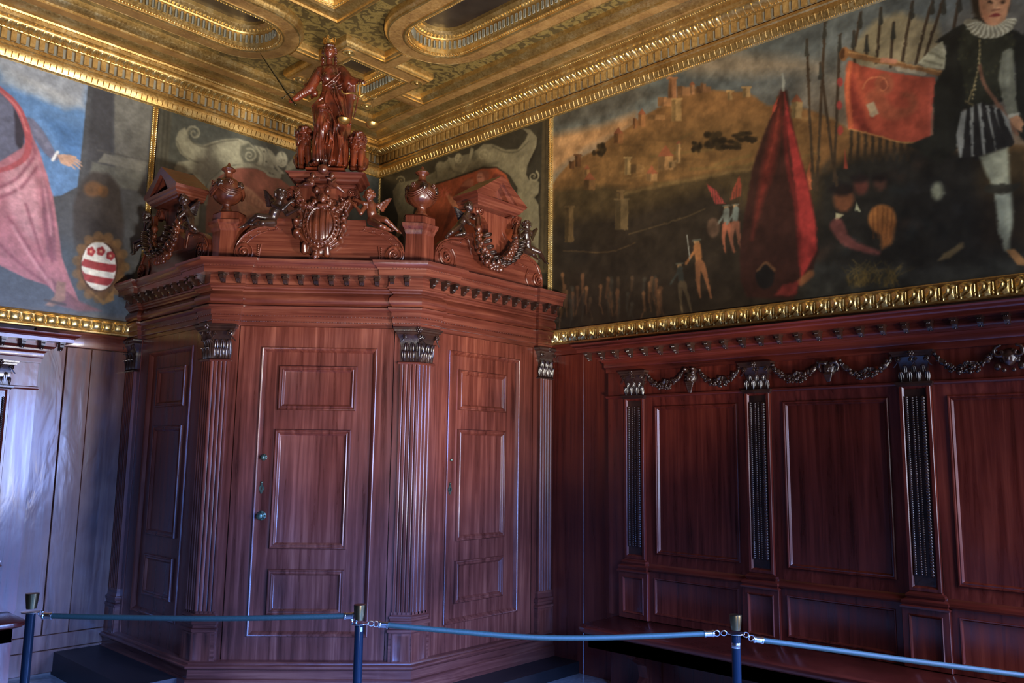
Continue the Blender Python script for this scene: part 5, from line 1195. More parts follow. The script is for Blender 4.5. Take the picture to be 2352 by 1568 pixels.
hill = [(20, 900), (60, 840), (120, 770), (180, 740), (230, 720), (270, 690), (340, 640), (415, 590), (480, 545), (560, 505), (640, 450), (720, 420), (820, 430), (960, 440), (1050, 500), (1180, 500), (1300, 530), (1450, 620), (2300, 700), (2300, 1700), (20, 1700)]
C.poly(hill, (104, 72, 40), .02, 1, 1)
C.poly([(60, 880), (300, 700), (700, 560), (1000, 560), (1250, 640), (1300, 800), (900, 850), (500, 900), (200, 1000)], (92, 66, 36), .2, .8, 1)
for k in range(26):
    rs = random.Random(k); x = rs.uniform(80, 1250); y = 560+rs.uniform(0, 300)+max(0, (600-x)*.4); C.line([(x, y), (x+rs.uniform(60, 200), y-rs.uniform(-10, 50))], rs.uniform(.006, .02), rs.choice([(126, 96, 56), (70, 50, 28), (82, 70, 38)]), .02, .5)
C.poly([(40, 900), (300, 880), (420, 900), (980, 790), (1300, 830), (1500, 750), (2300, 700), (2300, 1700), (20, 1700)], (52, 42, 26), .06, .9, 1)
C.poly([(20, 1060), (400, 1010), (800, 900), (1000, 1000), (2300, 900), (2300, 1700), (20, 1700)], (34, 28, 22), .12, .95, 1)
C.poly([(1250, 1200), (1700, 1230), (2300, 1180), (2300, 1500), (1200, 1480)], (50, 52, 50), .15, .8, 1)
C.line([(350, 925), (600, 870), (980, 800)], .02, (104, 82, 48), .03, .7); C.line([(400, 1110), (640, 1040), (760, 990)], .006, (96, 76, 46), .01, .6); C.line([(90, 1190), (300, 1195), (430, 1150)], .006, (96, 72, 42), .01, .7)
def tower(x0, y0, x1, y1, c, roof=0):
    d = tuple(int(q*.62) for q in c); C.poly([(x0, y0), (x1, y0+2), (x1+1, y1), (x0-1, y1)], c, .006, .95, .5); C.poly([(x0, y0), (x0+(x1-x0)*.45, y0), (x0+(x1-x0)*.4, y1), (x0, y1)], d, .01, .8, .5)
    if roof == 1: C.poly([(x0-3, y0+3), ((x0+x1)/2, y0-(x1-x0)*.7), (x1+3, y0+3)], (112, 62, 40), .005, .95)
    if roof == 2: C.line([(x0-4, y0), (x1+4, y0)], .014, c, .004, 1, 0)
for q in ((588, 372, 626, 470, (140, 92, 58), 2), (602, 470, 648, 575, (142, 110, 66), 2), (538, 462, 602, 505, (134, 92, 56), 0), (630, 410, 690, 455, (122, 84, 52), 0), (690, 400, 712, 450, (132, 92, 60), 1), (720, 410, 790, 440, (116, 80, 50), 0), (740, 395, 765, 430, (130, 90, 58), 0), (870, 432, 892, 475, (128, 100, 62), 2), (940, 415, 974, 462, (132, 104, 66), 2), (1170, 480, 1220, 560, (124, 100, 64), 1), (1100, 455, 1140, 500, (110, 84, 52), 0), (420, 560, 440, 610, (112, 72, 42), 0), (445, 540, 480, 600, (124, 82, 48), 1), (490, 545, 570, 570, (130, 92, 54), 0), (330, 632, 372, 680, (108, 70, 40), 1), (145, 735, 172, 790, (84, 54, 32), 2), (118, 765, 140, 800, (78, 50, 30), 0), (190, 800, 215, 850, (124, 90, 52), 1), (382, 748, 410, 830, (138, 110, 68), 2), (410, 780, 470, 822, (104, 76, 44), 0), (538, 738, 610, 805, (132, 96, 58), 1), (626, 680, 646, 775, (136, 104, 64), 1), (484, 820, 535, 858, (126, 94, 58), 1), (590, 765, 622, 795, (120, 92, 58), 2), (336, 945, 396, 1090, (84, 68, 44), 2), (350, 905, 375, 945, (88, 68, 42), 2), (98, 980, 138, 1150, (80, 62, 38), 2), (190, 850, 240, 900, (96, 68, 40), 1)): tower(*q)
for c, rx, ry in (((262, 712), 34, 30), ((800, 665), 62, 36), ((870, 690), 60, 24), ((725, 695), 26, 24), ((945, 650), 62, 22)):
    for k in range(16):
        rs = random.Random(int(c[0])*31+k); C.ell((c[0]+rs.uniform(-rx, rx)*.8, c[1]+rs.uniform(-ry, ry)*.8), rx*.3, ry*.42, rs.choice([(34, 26, 16), (44, 34, 20), (28, 22, 14)]), .015, .9)
for k in range(40):
    rs = random.Random(100+k); x = rs.uniform(60, 560); y = 1300+rs.uniform(0, 170); hh = rs.uniform(40, 80); c = rs.choice([(92, 62, 40), (74, 50, 34), (58, 44, 32), (46, 42, 36)])
    C.line([(x, y), (x+rs.uniform(-10, 10), y+hh)], [.028, .018], c, .014, .7); C.ell((x, y-12), 9, 11, tuple(int(q*1.1) for q in c), .01, .8); C.line([(x, y+hh), (x+rs.uniform(-18, 18), y+hh+45)], .012, c, .01, .6)
def man(x, y, s, c1, c2, lean=0):
    c1 = tuple(q*.8 for q in c1); c2 = tuple(q*.78 for q in c2)
    C.ell((x, y), 13*s, 15*s, (120, 92, 62), .006); C.line([(x-18*s, y-10*s), (x+18*s, y-14*s)], .012*s, (70, 70, 62), .005); C.line([(x+2, y+20*s), (x+lean*.5, y+95*s)], [.06*s, .05*s], c1, .012)
    C.line([(x-10*s, y+40*s), (x-50*s, y+100*s)], .022*s, c1, .01); C.line([(x+lean*.5-6, y+100*s), (x+lean-18*s, y+190*s), (x+lean-8*s, y+260*s)], [.05*s, .03*s, .016*s], c2, .01); C.line([(x+lean*.5+10, y+100*s), (x+lean+24*s, y+180*s), (x+lean+44*s, y+262*s)], [.05*s, .03*s, .016*s], c2, .01)
man(722, 1150, 1, (150, 96, 56), (132, 84, 54), 24); man(640, 1260, .85, (52, 54, 50), (84, 70, 52), 20); C.line([(675, 1115), (690, 1230)], .008, (110, 110, 104), .004)
man(860, 985, .8, (110, 116, 108), (150, 84, 60), 4); man(905, 980, .8, (96, 104, 98), (130, 80, 60), -4)
C.ell((800, 1080), 30, 46, (84, 62, 48), .02, .8); C.poly([(768, 872), (815, 905), (858, 965), (812, 968), (790, 930)], (116, 44, 40), .008); C.poly([(922, 835), (935, 880), (930, 930), (880, 950), (895, 890)], (110, 48, 34), .008)
for k in range(12): C.line([(800+k*12, 960), (795+k*13, 880+(k % 3)*14)], .005, (40, 34, 28), .004, .8)
# crowd in the dark, right of the flag
C.poly([(1300, 830), (1480, 740), (1760, 690), (2060, 720), (2060, 1250), (1900, 1260), (1300, 1230)], (32, 31, 28), .10, .9, 1)
for k in range(30):
    rs = random.Random(300+k); x = rs.uniform(1320, 1980); y = rs.uniform(760, 1180); C.line([(x, y), (x+rs.uniform(-60, 60), y+rs.uniform(-30, 50))], rs.uniform(.02, .07), rs.choice([(44, 44, 44), (26, 26, 24), (56, 42, 34), (36, 40, 40)]), .05, .6)
for x, y, rx, ry, c in ((1418, 945, 48, 62, (112, 66, 42)), (1500, 880, 34, 44, (84, 44, 36)), (1590, 870, 30, 36, (78, 50, 40))): C.ell((x, y), rx, ry, c, .03, .9); C.ell((x-10, y-ry*.75), rx*1.3, ry*.5, (26, 22, 22), .03, .9)
C.ell((1600, 1040), 66, 70, (150, 92, 44), .02, .95); C.poly([(1545, 1060), (1665, 1050), (1650, 1150), (1600, 1180), (1590, 1100)], (140, 84, 42), .03, .9)
for k in range(5): C.line([(1555+k*24, 985), (1560+k*20, 1130)], .008, (92, 54, 28), .008, .7)
C.poly([(1478, 960), (1500, 1008), (1470, 1000)], (150, 150, 120), .006); C.poly([(1380, 1010), (1420, 1020), (1380, 1050)], (150, 144, 110), .006)
C.line([(1385, 1070), (1440, 1150), (1580, 1200)], [.09, .06, .03], (96, 52, 48), .02, .9)
# pikes
for q in (((1243, 190), (1258, 560), (1276, 900)), ((1330, 105), (1310, 500), (1290, 900)), ((1308, 300), (1345, 600), (1385, 880)), ((1400, 165), (1372, 860)), ((1500, 60), (1462, 260)), ((1595, 40), (1572, 300)), ((1655, 110), (1640, 320)), ((1745, 10), (1690, 320)), ((1840, -10), (1760, 300)), ((1895, -10), (1800, 280)), ((1528, 170), (1520, 280)), ((1970, -20), (1940, 130)), ((1465, 150), (1470, 300))):
    C.line(list(q), .018, (56, 44, 32), .006, .95, 0); C.line([(q[0][0]-2, q[0][1]+70), q[0]], [.03, .006], (48, 48, 42), .005, 1, 0)
for k in range(9): C.line([(1455+k*34, 620), (1450+k*34, 760)], .02, (46, 38, 28), .01, .9, 0)
C.poly([(1260, 770), (1265, 900), (1240, 905), (1240, 830)], (150, 76, 48), .01, .9); C.poly([(1425, 710), (1438, 800), (1418, 806)], (150, 60, 44), .008, .9)
for x, y in ((1400, 390), (1398, 500), (1402, 620), (1850, 470), (1855, 560), (1855, 680)): C.ell((x, y), 14, 22, (150, 52, 48), .008, .9)
# flag
C.poly([(1130, 410), (1105, 470), (1040, 640), (985, 800), (950, 1000), (925, 1180), (930, 1330), (960, 1410), (1180, 1420), (1215, 1330), (1270, 1280), (1300, 1200), (1285, 1050), (1250, 880), (1205, 720), (1170, 560), (1150, 430)], (44, 24, 20), .02, 1, .5)
C.poly([(1135, 430), (1165, 560), (1205, 720), (1250, 880), (1285, 1050), (1292, 1190), (1215, 1330), (1210, 1180), (1196, 960), (1165, 720), (1140, 560)], (128, 38, 36), .02, .95, .5)
C.poly([(1122, 440), (1125, 600), (1090, 800), (1030, 960), (985, 1130), (1000, 1000), (1030, 800), (1090, 560)], (92, 32, 26), .05, .85, .5); C.line([(1140, 560), (1150, 760), (1195, 1000), (1215, 1250)], .03, (92, 28, 26), .02, .7); C.line([(1112, 520), (1085, 680), (1050, 800)], .012, (120, 48, 34), .02, .5); C.poly([(1110, 460), (1085, 500), (1072, 555), (1095, 520)], (150, 60, 44), .008)
C.line([(1128, 350), (1134, 425)], [.008, .026], (110, 112, 104), .006, 1, 0); C.line([(1215, 1340), (1260, 1300)], .05, (120, 74, 46), .02, .9); C.ell((1045, 1310), 44, 60, (22, 20, 20), .02); C.line([(1010, 1280), (1050, 1245), (1090, 1280)], .02, (92, 62, 40), .01, .8); C.poly([(1090, 1400), (1130, 1350), (1210, 1330), (1190, 1400)], (110, 38, 36), .02, .8)
# trumpet and banner
C.poly([(1442, 290), (1520, 315), (1640, 345), (1780, 365), (1852, 368), (1848, 450), (1832, 560), (1826, 672), (1740, 676), (1620, 660), (1520, 630), (1440, 612), (1432, 520), (1420, 400)], (146, 62, 44), .007, 1, .3)
C.poly([(1440, 300), (1470, 420), (1520, 560), (1560, 640), (1500, 620), (1455, 560), (1432, 420)], (104, 38, 30), .03, .8); C.line([(1448, 300), (1435, 420), (1450, 600)], .03, (184, 92, 54), .02, .8); C.line([(1475, 320), (1540, 540)], .03, (176, 80, 52), .03, .6); C.line([(1835, 380), (1825, 660)], .02, (184, 84, 64), .02, .6)
C.ell((1610, 400), 45, 52, (132, 72, 48), .02, .8); C.ell((1612, 405), 24, 30, (112, 56, 40), .014, .8); C.line([(1560, 460), (1640, 540), (1740, 520), (1740, 460), (1700, 450)], [.1, .08, .05, .04, .02], (138, 72, 48), .03, .7); C.spiral((1590, 420), 80, .8, 1, 180, .012, (186, 110, 70), .6); C.poly([(1522, 498), (1560, 484), (1585, 540), (1548, 556)], (150, 136, 106), .01, .9); C.line([(1440, 612), (1560, 640), (1700, 676), (1826, 672)], .008, (170, 120, 66), .006, .8)
C.line([(1425, 250), (1560, 285), (1760, 325), (1900, 352)], [.05, .03, .03, .036], (122, 84, 50), .006, 1); C.line([(1425, 243), (1600, 280), (1880, 340)], .006, (184, 140, 84), .006, .8); C.ell((1420, 258), 22, 34, (122, 80, 46), .008, 1, .2); C.ell((1412, 256), 10, 26, (72, 46, 28), .008, 1, .2); C.line([(1670, 325), (1800, 352)], .024, (150, 140, 116), .008, .8); C.line([(1600, 285), (1660, 295)], .03, (160, 104, 78), .01, .9)
# trumpeter
C.poly([(2000, 105), (2080, 60), (2200, 130), (2270, 170), (2300, 100), (2300, 700), (2240, 640), (2230, 300), (2180, 480), (2120, 500), (1985, 520), (1960, 700), (1880, 780), (1720, 690), (1840, 640), (1850, 400), (1890, 330), (1905, 220), (1850, 200), (1930, 140)], (34, 34, 28), .012, 1, .4)
C.poly([(1985, 115), (2060, 150), (2110, 175), (2180, 150), (2235, 190), (2225, 300), (2165, 460), (2110, 490), (2000, 500), (1990, 400), (1960, 250)], (46, 46, 34), .012, .9, .4)
for k in range(40):
    rs = random.Random(500+k); C.ell((rs.uniform(1960, 2220), rs.uniform(150, 450)), 6, 8, (72, 70, 46), .008, .5)
C.line([(2060, 190), (2060, 300), (2030, 420), (2010, 480)], .006, (150, 130, 84), .005, .9)
for k in range(14): C.ell((2062-3.6*max(0, k-4), 195+k*21), 5, 5, (170, 150, 100), .004, .9)
C.poly([(1885, 195), (1905, 250), (1895, 330), (1800, 320), (1768, 300), (1830, 240)], (150, 146, 118), .008, 1, .3); C.line([(1800, 290), (1880, 310)], .012, (96, 92, 70), .01, .7); C.line([(1830, 250), (1895, 280)], .010, (96, 92, 70), .01, .7); C.line([(1850, 225), (1898, 245)], .008, (186, 180, 150), .01, .7)
C.poly([(2170, 250), (2222, 230), (2225, 350), (2235, 480), (2245, 545), (2200, 560), (2170, 470), (2150, 380)], (112, 112, 92), .012, 1, .3); C.line([(2200, 260), (2195, 380), (2215, 520)], .02, (146, 146, 122), .02, .6); C.line([(2195, 560), (2245, 545)], .022, (172, 168, 146), .006, .9); C.poly([(2205, 565), (2250, 545), (2275, 590), (2260, 630), (2215, 600)], (168, 120, 84), .008)
C.line([(2062, 310), (2085, 400), (2150, 500), (2240, 640)], .018, (120, 82, 60), .008, .9); C.line([(1995, 480), (2100, 540), (2190, 600)], .010, (110, 96, 64), .006, .9)
C.poly([(1975, 535), (2060, 490), (2160, 520), (2205, 570), (2218, 660), (2195, 700), (2060, 742), (1965, 745), (1950, 640)], (128, 128, 118), .01, 1, .3)
for a, c in (((2010, 520), (2000, 740)), ((2045, 505), (2055, 740)), ((2080, 500), (2115, 725)), ((2115, 510), (2165, 705)), ((2150, 525), (2200, 680))): C.line([a, c], [.02, .05], (32, 30, 28), .008, .95, 0)
C.poly([(2062, 745), (2195, 700), (2200, 790), (2205, 880), (2135, 890), (2095, 830)], (142, 142, 116), .02, 1, .3); C.poly([(2140, 755), (2190, 745), (2195, 870), (2160, 870)], (176, 174, 142), .05, .7); C.line([(2110, 895), (2200, 895), (2250, 875)], [.05, .05, .02], (44, 42, 34), .01, .9)
C.poly([(2135, 920), (2212, 915), (2218, 1050), (2205, 1130), (2205, 1200), (2180, 1190), (2150, 1090)], (122, 126, 110), .02, 1, .3); C.poly([(2180, 940), (2208, 940), (2208, 1080), (2190, 1100)], (150, 152, 130), .04, .6); C.poly([(2185, 1185), (2225, 1180), (2290, 1245), (2290, 1262), (2240, 1255)], (140, 100, 62), .008)
C.ell((1862, 908), 27, 42, (136, 138, 112), .03, .9); C.poly([(1860, 1240), (1900, 1200), (1985, 1150), (1990, 1170), (1920, 1225)], (100, 84, 56), .015, .9)
for k in range(26):
    a = RAD(8+164*k/25); ox, oy = 2112, 92; C.line([(ox+62*math.cos(a), oy+30*math.sin(a)), (ox+112*math.cos(a), oy+78*math.sin(a))], [.014, .034], (188, 182, 152) if k % 2 == 0 else (128, 120, 96), .007, 1, 0)
C.poly([(2020, -20), (2030, 60), (2060, 100), (2080, 60), (2080, -20)], (46, 36, 24), .02); C.poly([(2175, -20), (2215, -20), (2200, 60), (2185, 60)], (40, 32, 24), .02)
C.poly([(2058, -20), (2200, -20), (2200, 40), (2180, 95), (2130, 125), (2085, 105), (2062, 50)], (178, 124, 86), .012, 1, .2, 3); C.poly([(2065, 0), (2090, 60), (2110, 110), (2075, 90)], (140, 84, 56), .03, .7)
C.ell((2112, 14), 13, 6, (56, 40, 30), .006); C.ell((2170, 10), 12, 6, (56, 40, 30), .006); C.line([(2092, -2), (2130, -4)], .010, (92, 60, 40), .006, .8); C.poly([(2135, -10), (2160, 40), (2145, 50), (2125, 42)], (198, 146, 104), .01, .8); C.line([(2122, 50), (2158, 46)], .010, (110, 62, 46), .006, .8); C.line([(2108, 78), (2138, 72), (2160, 74)], [.006, .022, .006], (122, 50, 44), .005, 1)
for k in range(70):
    rs = random.Random(700+k); x = 1500+rs.uniform(-60, 180); y = 1350+rs.uniform(-20, 20); C.line([(x, y), (x+rs.uniform(-20, 30), y-40), (x+rs.uniform(-60, 90), y-rs.uniform(50, 110))], [.008, .006, .003], rs.choice([(110, 90, 46), (84, 70, 40), (60, 54, 36)]), .006, .7)
GR = 1.25
C.finish('canvas', paint_r, GR, (1.05, 1, .86), .38, .9, 1.3)
# left painting
paint_l = empty('robed_figure_painting', SLW.W(3, 2.6, .01), 'bluish oil painting of a pink-robed figure and a red-striped oval shield, at the far left', 'painting')
C = Canvas(SLW, 2.365, 4.5, 2.56, 4.46, .0062, WC, 13); n = vnoise(C.U.shape, 6, 31, 4)
t = np.clip((C.Z-3.2)/1.2, 0, 1); C.img[...] = mix((70, 78, 92), (96, 134, 184), np.clip((C.Z-3.15)/.25, 0, 1)); 
C.poly([(-300, -50), (-300, 330), (0, 160), (60, 200), (130, 235), (195, 250), (205, 200), (210, 100)], (156, 160, 170), .10, .95, 1.5); C.poly([(0, 150), (60, 175), (150, 215), (195, 245), (150, 250), (60, 215), (0, 190)], (172, 174, 178), .06, .7, 1.5); C.poly([(100, 270), (195, 300), (190, 380), (140, 340)], (74, 116, 172), .08, .8, 1.5)
C.poly([(203, 190), (215, 100), (380, 120), (345, 660), (180, 700), (-200, 800), (-200, 480), (140, 450), (178, 430), (190, 330)], (74, 76, 82), .006, 1, .3)
C.poly([(262, 215), (350, 240), (336, 420), (265, 400)], (112, 110, 104), .02, .9); C.poly([(215, 205), (262, 215), (255, 400), (198, 390)], (60, 60, 66), .03, .8); C.poly([(240, 352), (338, 375), (330, 395), (225, 372)], (122, 120, 112), .012, .9); C.poly([(212, 372), (332, 400), (326, 440), (205, 420)], (104, 104, 98), .02, .8); C.line([(225, 345), (338, 370)], .01, (84, 82, 80), .01, .8)
C.poly([(170, 470), (185, 420), (215, 395), (250, 400), (275, 430), (285, 520), (280, 640), (170, 640)], (60, 54, 54), .03, 1, 1); C.ell((215, 435), 22, 18, (110, 74, 46), .03, .8); C.ell((238, 440), 12, 14, (128, 84, 46), .02, .6)
C.poly([(-200, 560), (100, 540), (260, 600), (330, 700), (330, 780), (-200, 760)], (72, 84, 100), .15, .9, 1); C.poly([(-200, 690), (330, 730), (330, 790), (-200, 790)], (98, 94, 96), .05, .8, 1)
C.poly([(-120, 250), (0, 212), (28, 235), (52, 290), (58, 340), (30, 390), (-120, 420)], (98, 100, 122), .02, 1, .4); C.poly([(30, 240), (58, 300), (52, 350), (36, 330), (34, 280)], (52, 46, 58), .015, .9)
C.line([(68, 285), (90, 310), (112, 345), (128, 362)], [.10, .09, .075, .05], (112, 112, 138), .012, 1); C.line([(84, 300), (108, 335)], .03, (140, 140, 164), .03, .6); C.line([(122, 368), (133, 350)], .022, (222, 222, 226), .005)
C.poly([(132, 356), (148, 355), (165, 362), (172, 372), (160, 384), (140, 376)], (196, 156, 136), .006, 1, .2)
for a, c in (((160, 360), (186, 374)), ((163, 366), (189, 383)), ((162, 372), (184, 388)), ((156, 376), (173, 389)), ((150, 358), (176, 362))): C.line([a, ((a[0]+c[0])/2+1, (a[1]+c[1])/2-1), c], [.018, .016, .009], (200, 158, 138), .004, 1)
C.poly([(-150, 380), (0, 372), (50, 340), (72, 305), (92, 350), (108, 400), (122, 450), (135, 530), (142, 590), (168, 660), (188, 705), (150, 700), (110, 655), (60, 640), (0, 610), (-150, 560)], (176, 112, 124), .010, 1, .3)
C.poly([(10, 400), (60, 360), (85, 420), (95, 500), (90, 560), (60, 540), (20, 480)], (204, 148, 158), .05, .85); C.poly([(95, 400), (112, 440), (126, 520), (130, 600), (110, 590), (98, 500)], (128, 78, 96), .02, .8); C.line([(0, 205), (36, 240), (60, 290), (66, 330), (58, 362), (30, 382), (0, 392)], [.04, .045, .05, .05, .04, .035, .03], (176, 84, 92), .008, 1); C.line([(2, 210), (40, 248), (62, 300)], .012, (214, 130, 130), .008, .8)
for q in (((0, 430), (40, 410), (80, 360)), ((0, 455), (50, 430), (85, 385)), ((75, 330), (100, 420), (112, 520), (120, 600)), ((20, 500), (60, 560), (110, 640)), ((60, 470), (88, 560), (100, 600)), ((0, 560), (50, 610), (120, 660))): C.line(list(q), .018, (132, 70, 88), .02, .7)
for q in (((0, 442), (45, 420), (82, 372)), ((84, 360), (104, 440), (118, 540)), ((30, 520), (70, 590), (130, 670)), ((40, 430), (60, 500))): C.line(list(q), .02, (220, 164, 172), .024, .6)
C.poly([(120, 640), (180, 690), (235, 715), (180, 715), (130, 700)], (120, 76, 88), .02, .9); C.poly([(132, 645), (152, 650), (150, 690), (120, 705), (104, 702), (126, 680)], (150, 112, 98), .012, .9); C.line([(104, 690), (150, 700)], .02, (60, 52, 56), .008, .8)
C.ell((232, 614), 56, 74, (104, 74, 50), .02, 1); 
for a in range(0, 360, 24): C.ell((232+56*math.cos(RAD(a)), 614+72*math.sin(RAD(a))), 11, 11, (122, 90, 58), .014, .8)
C.poly([(206, 668), (240, 690), (262, 664), (262, 690), (236, 700)], (150, 114, 72), .012, .9); C.ell((228, 612), 43, 59, (72, 44, 34), .008); C.ell((227.6, 611.5), 40, 56, (226, 224, 222), .005, 1, -.06)
def band(y0, y1):
    def yy(x, y): return y+(x-227)*.2
    L = []
    for x in np.linspace(188, 267, 14):
        h0 = 56*math.sqrt(max(0, 1-((x-227.6)/40)**2)); L.append((x, max(min(yy(x, y0)+3*math.cos((x-227)/40*1.4), 611.5+h0), 611.5-h0)))
    for x in np.linspace(267, 188, 14):
        h0 = 56*math.sqrt(max(0, 1-((x-227.6)/40)**2)); L.append((x, max(min(yy(x, y1)+3*math.cos((x-227)/40*1.4), 611.5+h0), 611.5-h0)))
    C.poly(L, (160, 58, 66), .004, 1, 0)
band(600, 618); band(633, 650)
for x, y in ((209.5, 578), (232.4, 577.5), (254.5, 588)):
    for k in range(5): C.ell((x+5.5*math.cos(k*1.257), y+5.5*math.sin(k*1.257)), 5, 5.5, (164, 54, 62), .003)
    C.ell((x, y), 4, 4, (206, 110, 108), .003); C.ell((x, y), 2, 2, (226, 200, 150), .002)
C.poly([(209, 560), (220, 554), (240, 554), (252, 560), (240, 558), (220, 558)], (150, 120, 84), .006, .8)
C.finish('canvas', paint_l, .95, (1, 1, .95), .2, .95, .6)
# corner grotesques
def grot(S, nm, lb, org, bg, sc, red, seed, shapes, gain, tint=(1, 1, 1)):
    global C
    e = empty(nm, S.W(1.2, 3, .01), lb, 'painting'); C = Canvas(S, .02, 2.32, 2.9, 4.46, .0075, WC, seed); C.o = org; n = vnoise(C.U.shape, 8, seed, 4)
    C.img[...] = mix(bg, tuple(q*1.3 for q in bg), n); shapes(sc, red); C.finish('canvas', e, gain, tint, .12, .95, .6); return e
def gl(sc, red):
    dk = tuple(q*.62 for q in sc); hi = tuple(min(255, q*1.16) for q in sc)
    C.poly([(-40, 60), (345, 200), (270, 1080), (-60, 1100)], (92, 90, 80), .008, 1, .1)
    for x in (120, 175, 230, 290): C.line([(x, 130+x*.3), (x-60, 1100)], .012, (66, 64, 58), .012, .8, 0)
    body = [(385, 600), (430, 500), (520, 440), (545, 560), (620, 650), (760, 690), (900, 640), (1080, 600), (1250, 596), (1400, 640), (1500, 740), (1545, 860), (1700, 980), (1850, 1080), (1850, 1140), (1500, 960), (1200, 955), (1000, 1040), (870, 1160), (780, 1300), (730, 1420), (700, 1800), (640, 1800), (660, 1300), (680, 1190), (620, 1080), (500, 1100), (375, 1080), (368, 1000), (420, 920), (575, 900), (450, 800), (390, 690)]
    C.poly([(x+14, y+20) for x, y in body], (44, 44, 40), .03, .7); C.poly(body, sc, .01, 1, .3)
    C.poly([(700, 720), (1100, 640), (1300, 700), (1200, 860), (900, 980), (700, 1100), (560, 980), (600, 860)], hi, .10, .5); C.line([(400, 640), (470, 790), (620, 900), (700, 930)], .012, dk, .014, .7); C.line([(560, 560), (640, 660), (780, 710), (920, 670), (1100, 625), (1250, 620)], .012, dk, .012, .8)
    C.spiral((640, 520), 100, 1.7, 1, 160, .03, sc); C.spiral((640, 520), 86, 1.6, 1, 160, .008, dk, .9); C.poly([(1290, 700), (1400, 660), (1520, 780), (1545, 900), (1480, 950), (1330, 930), (1280, 820)], (98, 98, 88), .02, .9); C.spiral((1410, 830), 100, 1.8, 1, 250, .02, sc); C.spiral((590, 1130), 90, 1.4, 1, 200, .022, hi)
    C.poly([(1470, 690), (1630, 730), (1740, 960), (1760, 1010), (1520, 950), (1545, 820)], hi, .012, .95); C.line([(1530, 720), (1600, 830), (1590, 960)], .008, dk, .008, .8)
    for x, y in ((1610, 775), (1640, 915)): C.ell((x, y), 14, 14, dk, .006)
    C.poly([(1640, 720), (1720, 770), (1790, 870), (1800, 980), (1900, 1080), (1840, 1090), (1740, 960), (1680, 840)], hi, .01, 1); C.poly([(1920, 960), (2010, 880), (2100, 850), (2120, 960), (2010, 1020), (1900, 1060)], sc, .012, 1); C.ell((1855, 885), 82, 110, tuple(min(255, q*1.12) for q in hi), .01, 1, -.12)
    for x in (1822, 1888): C.ell((x, 900), 15, 9, dk, .012, .55)
    C.line([(1853, 890), (1850, 930)], .008, dk, .008, .7); C.ell((1855, 965), 13, 6, (92, 84, 72), .012, .6); C.ell((1810, 935), 18, 16, hi, .02, .6); C.line([(1850, 780), (1868, 830)], .02, dk, .01, .5)
    C.poly([(1240, 1000), (1500, 1010), (1650, 1080), (1700, 1110), (1830, 1150), (1960, 1250), (2100, 1500), (2200, 1900), (800, 1900), (815, 1400), (880, 1200), (1000, 1080)], red, .01, 1, .2); C.line([(800, 1500), (830, 1300), (900, 1170), (1050, 1050), (1240, 985), (1480, 985), (1640, 1050), (1680, 1100), (1820, 1130)], .03, sc, .008, 1)
    C.spiral((1690, 1085), 40, 1.1, 1, 180, .012, sc); C.poly([(1330, 1240), (1450, 1310), (1560, 1420), (1640, 1500), (1700, 1568), (1300, 1700), (1240, 1500)], (196, 138, 110), .02, .9)
    for k in range(6): C.line([(1340+k*50, 1280+k*45), (1330+k*46, 1350+k*50), (1380+k*40, 1480+k*20)], .012, (150, 92, 74), .012, .7)
    C.line([(890, 1190), (940, 1260)], .03, (206, 150, 120), .012, .8)
gL = grot(SLW, 'corner_painting', 'grey painted scrollwork panel behind the left urn, with a small cherub face', (340, 220, 6.03), (74, 76, 72), (160, 156, 136), (150, 84, 72), 41, gl, .85, (1, 1, .92))
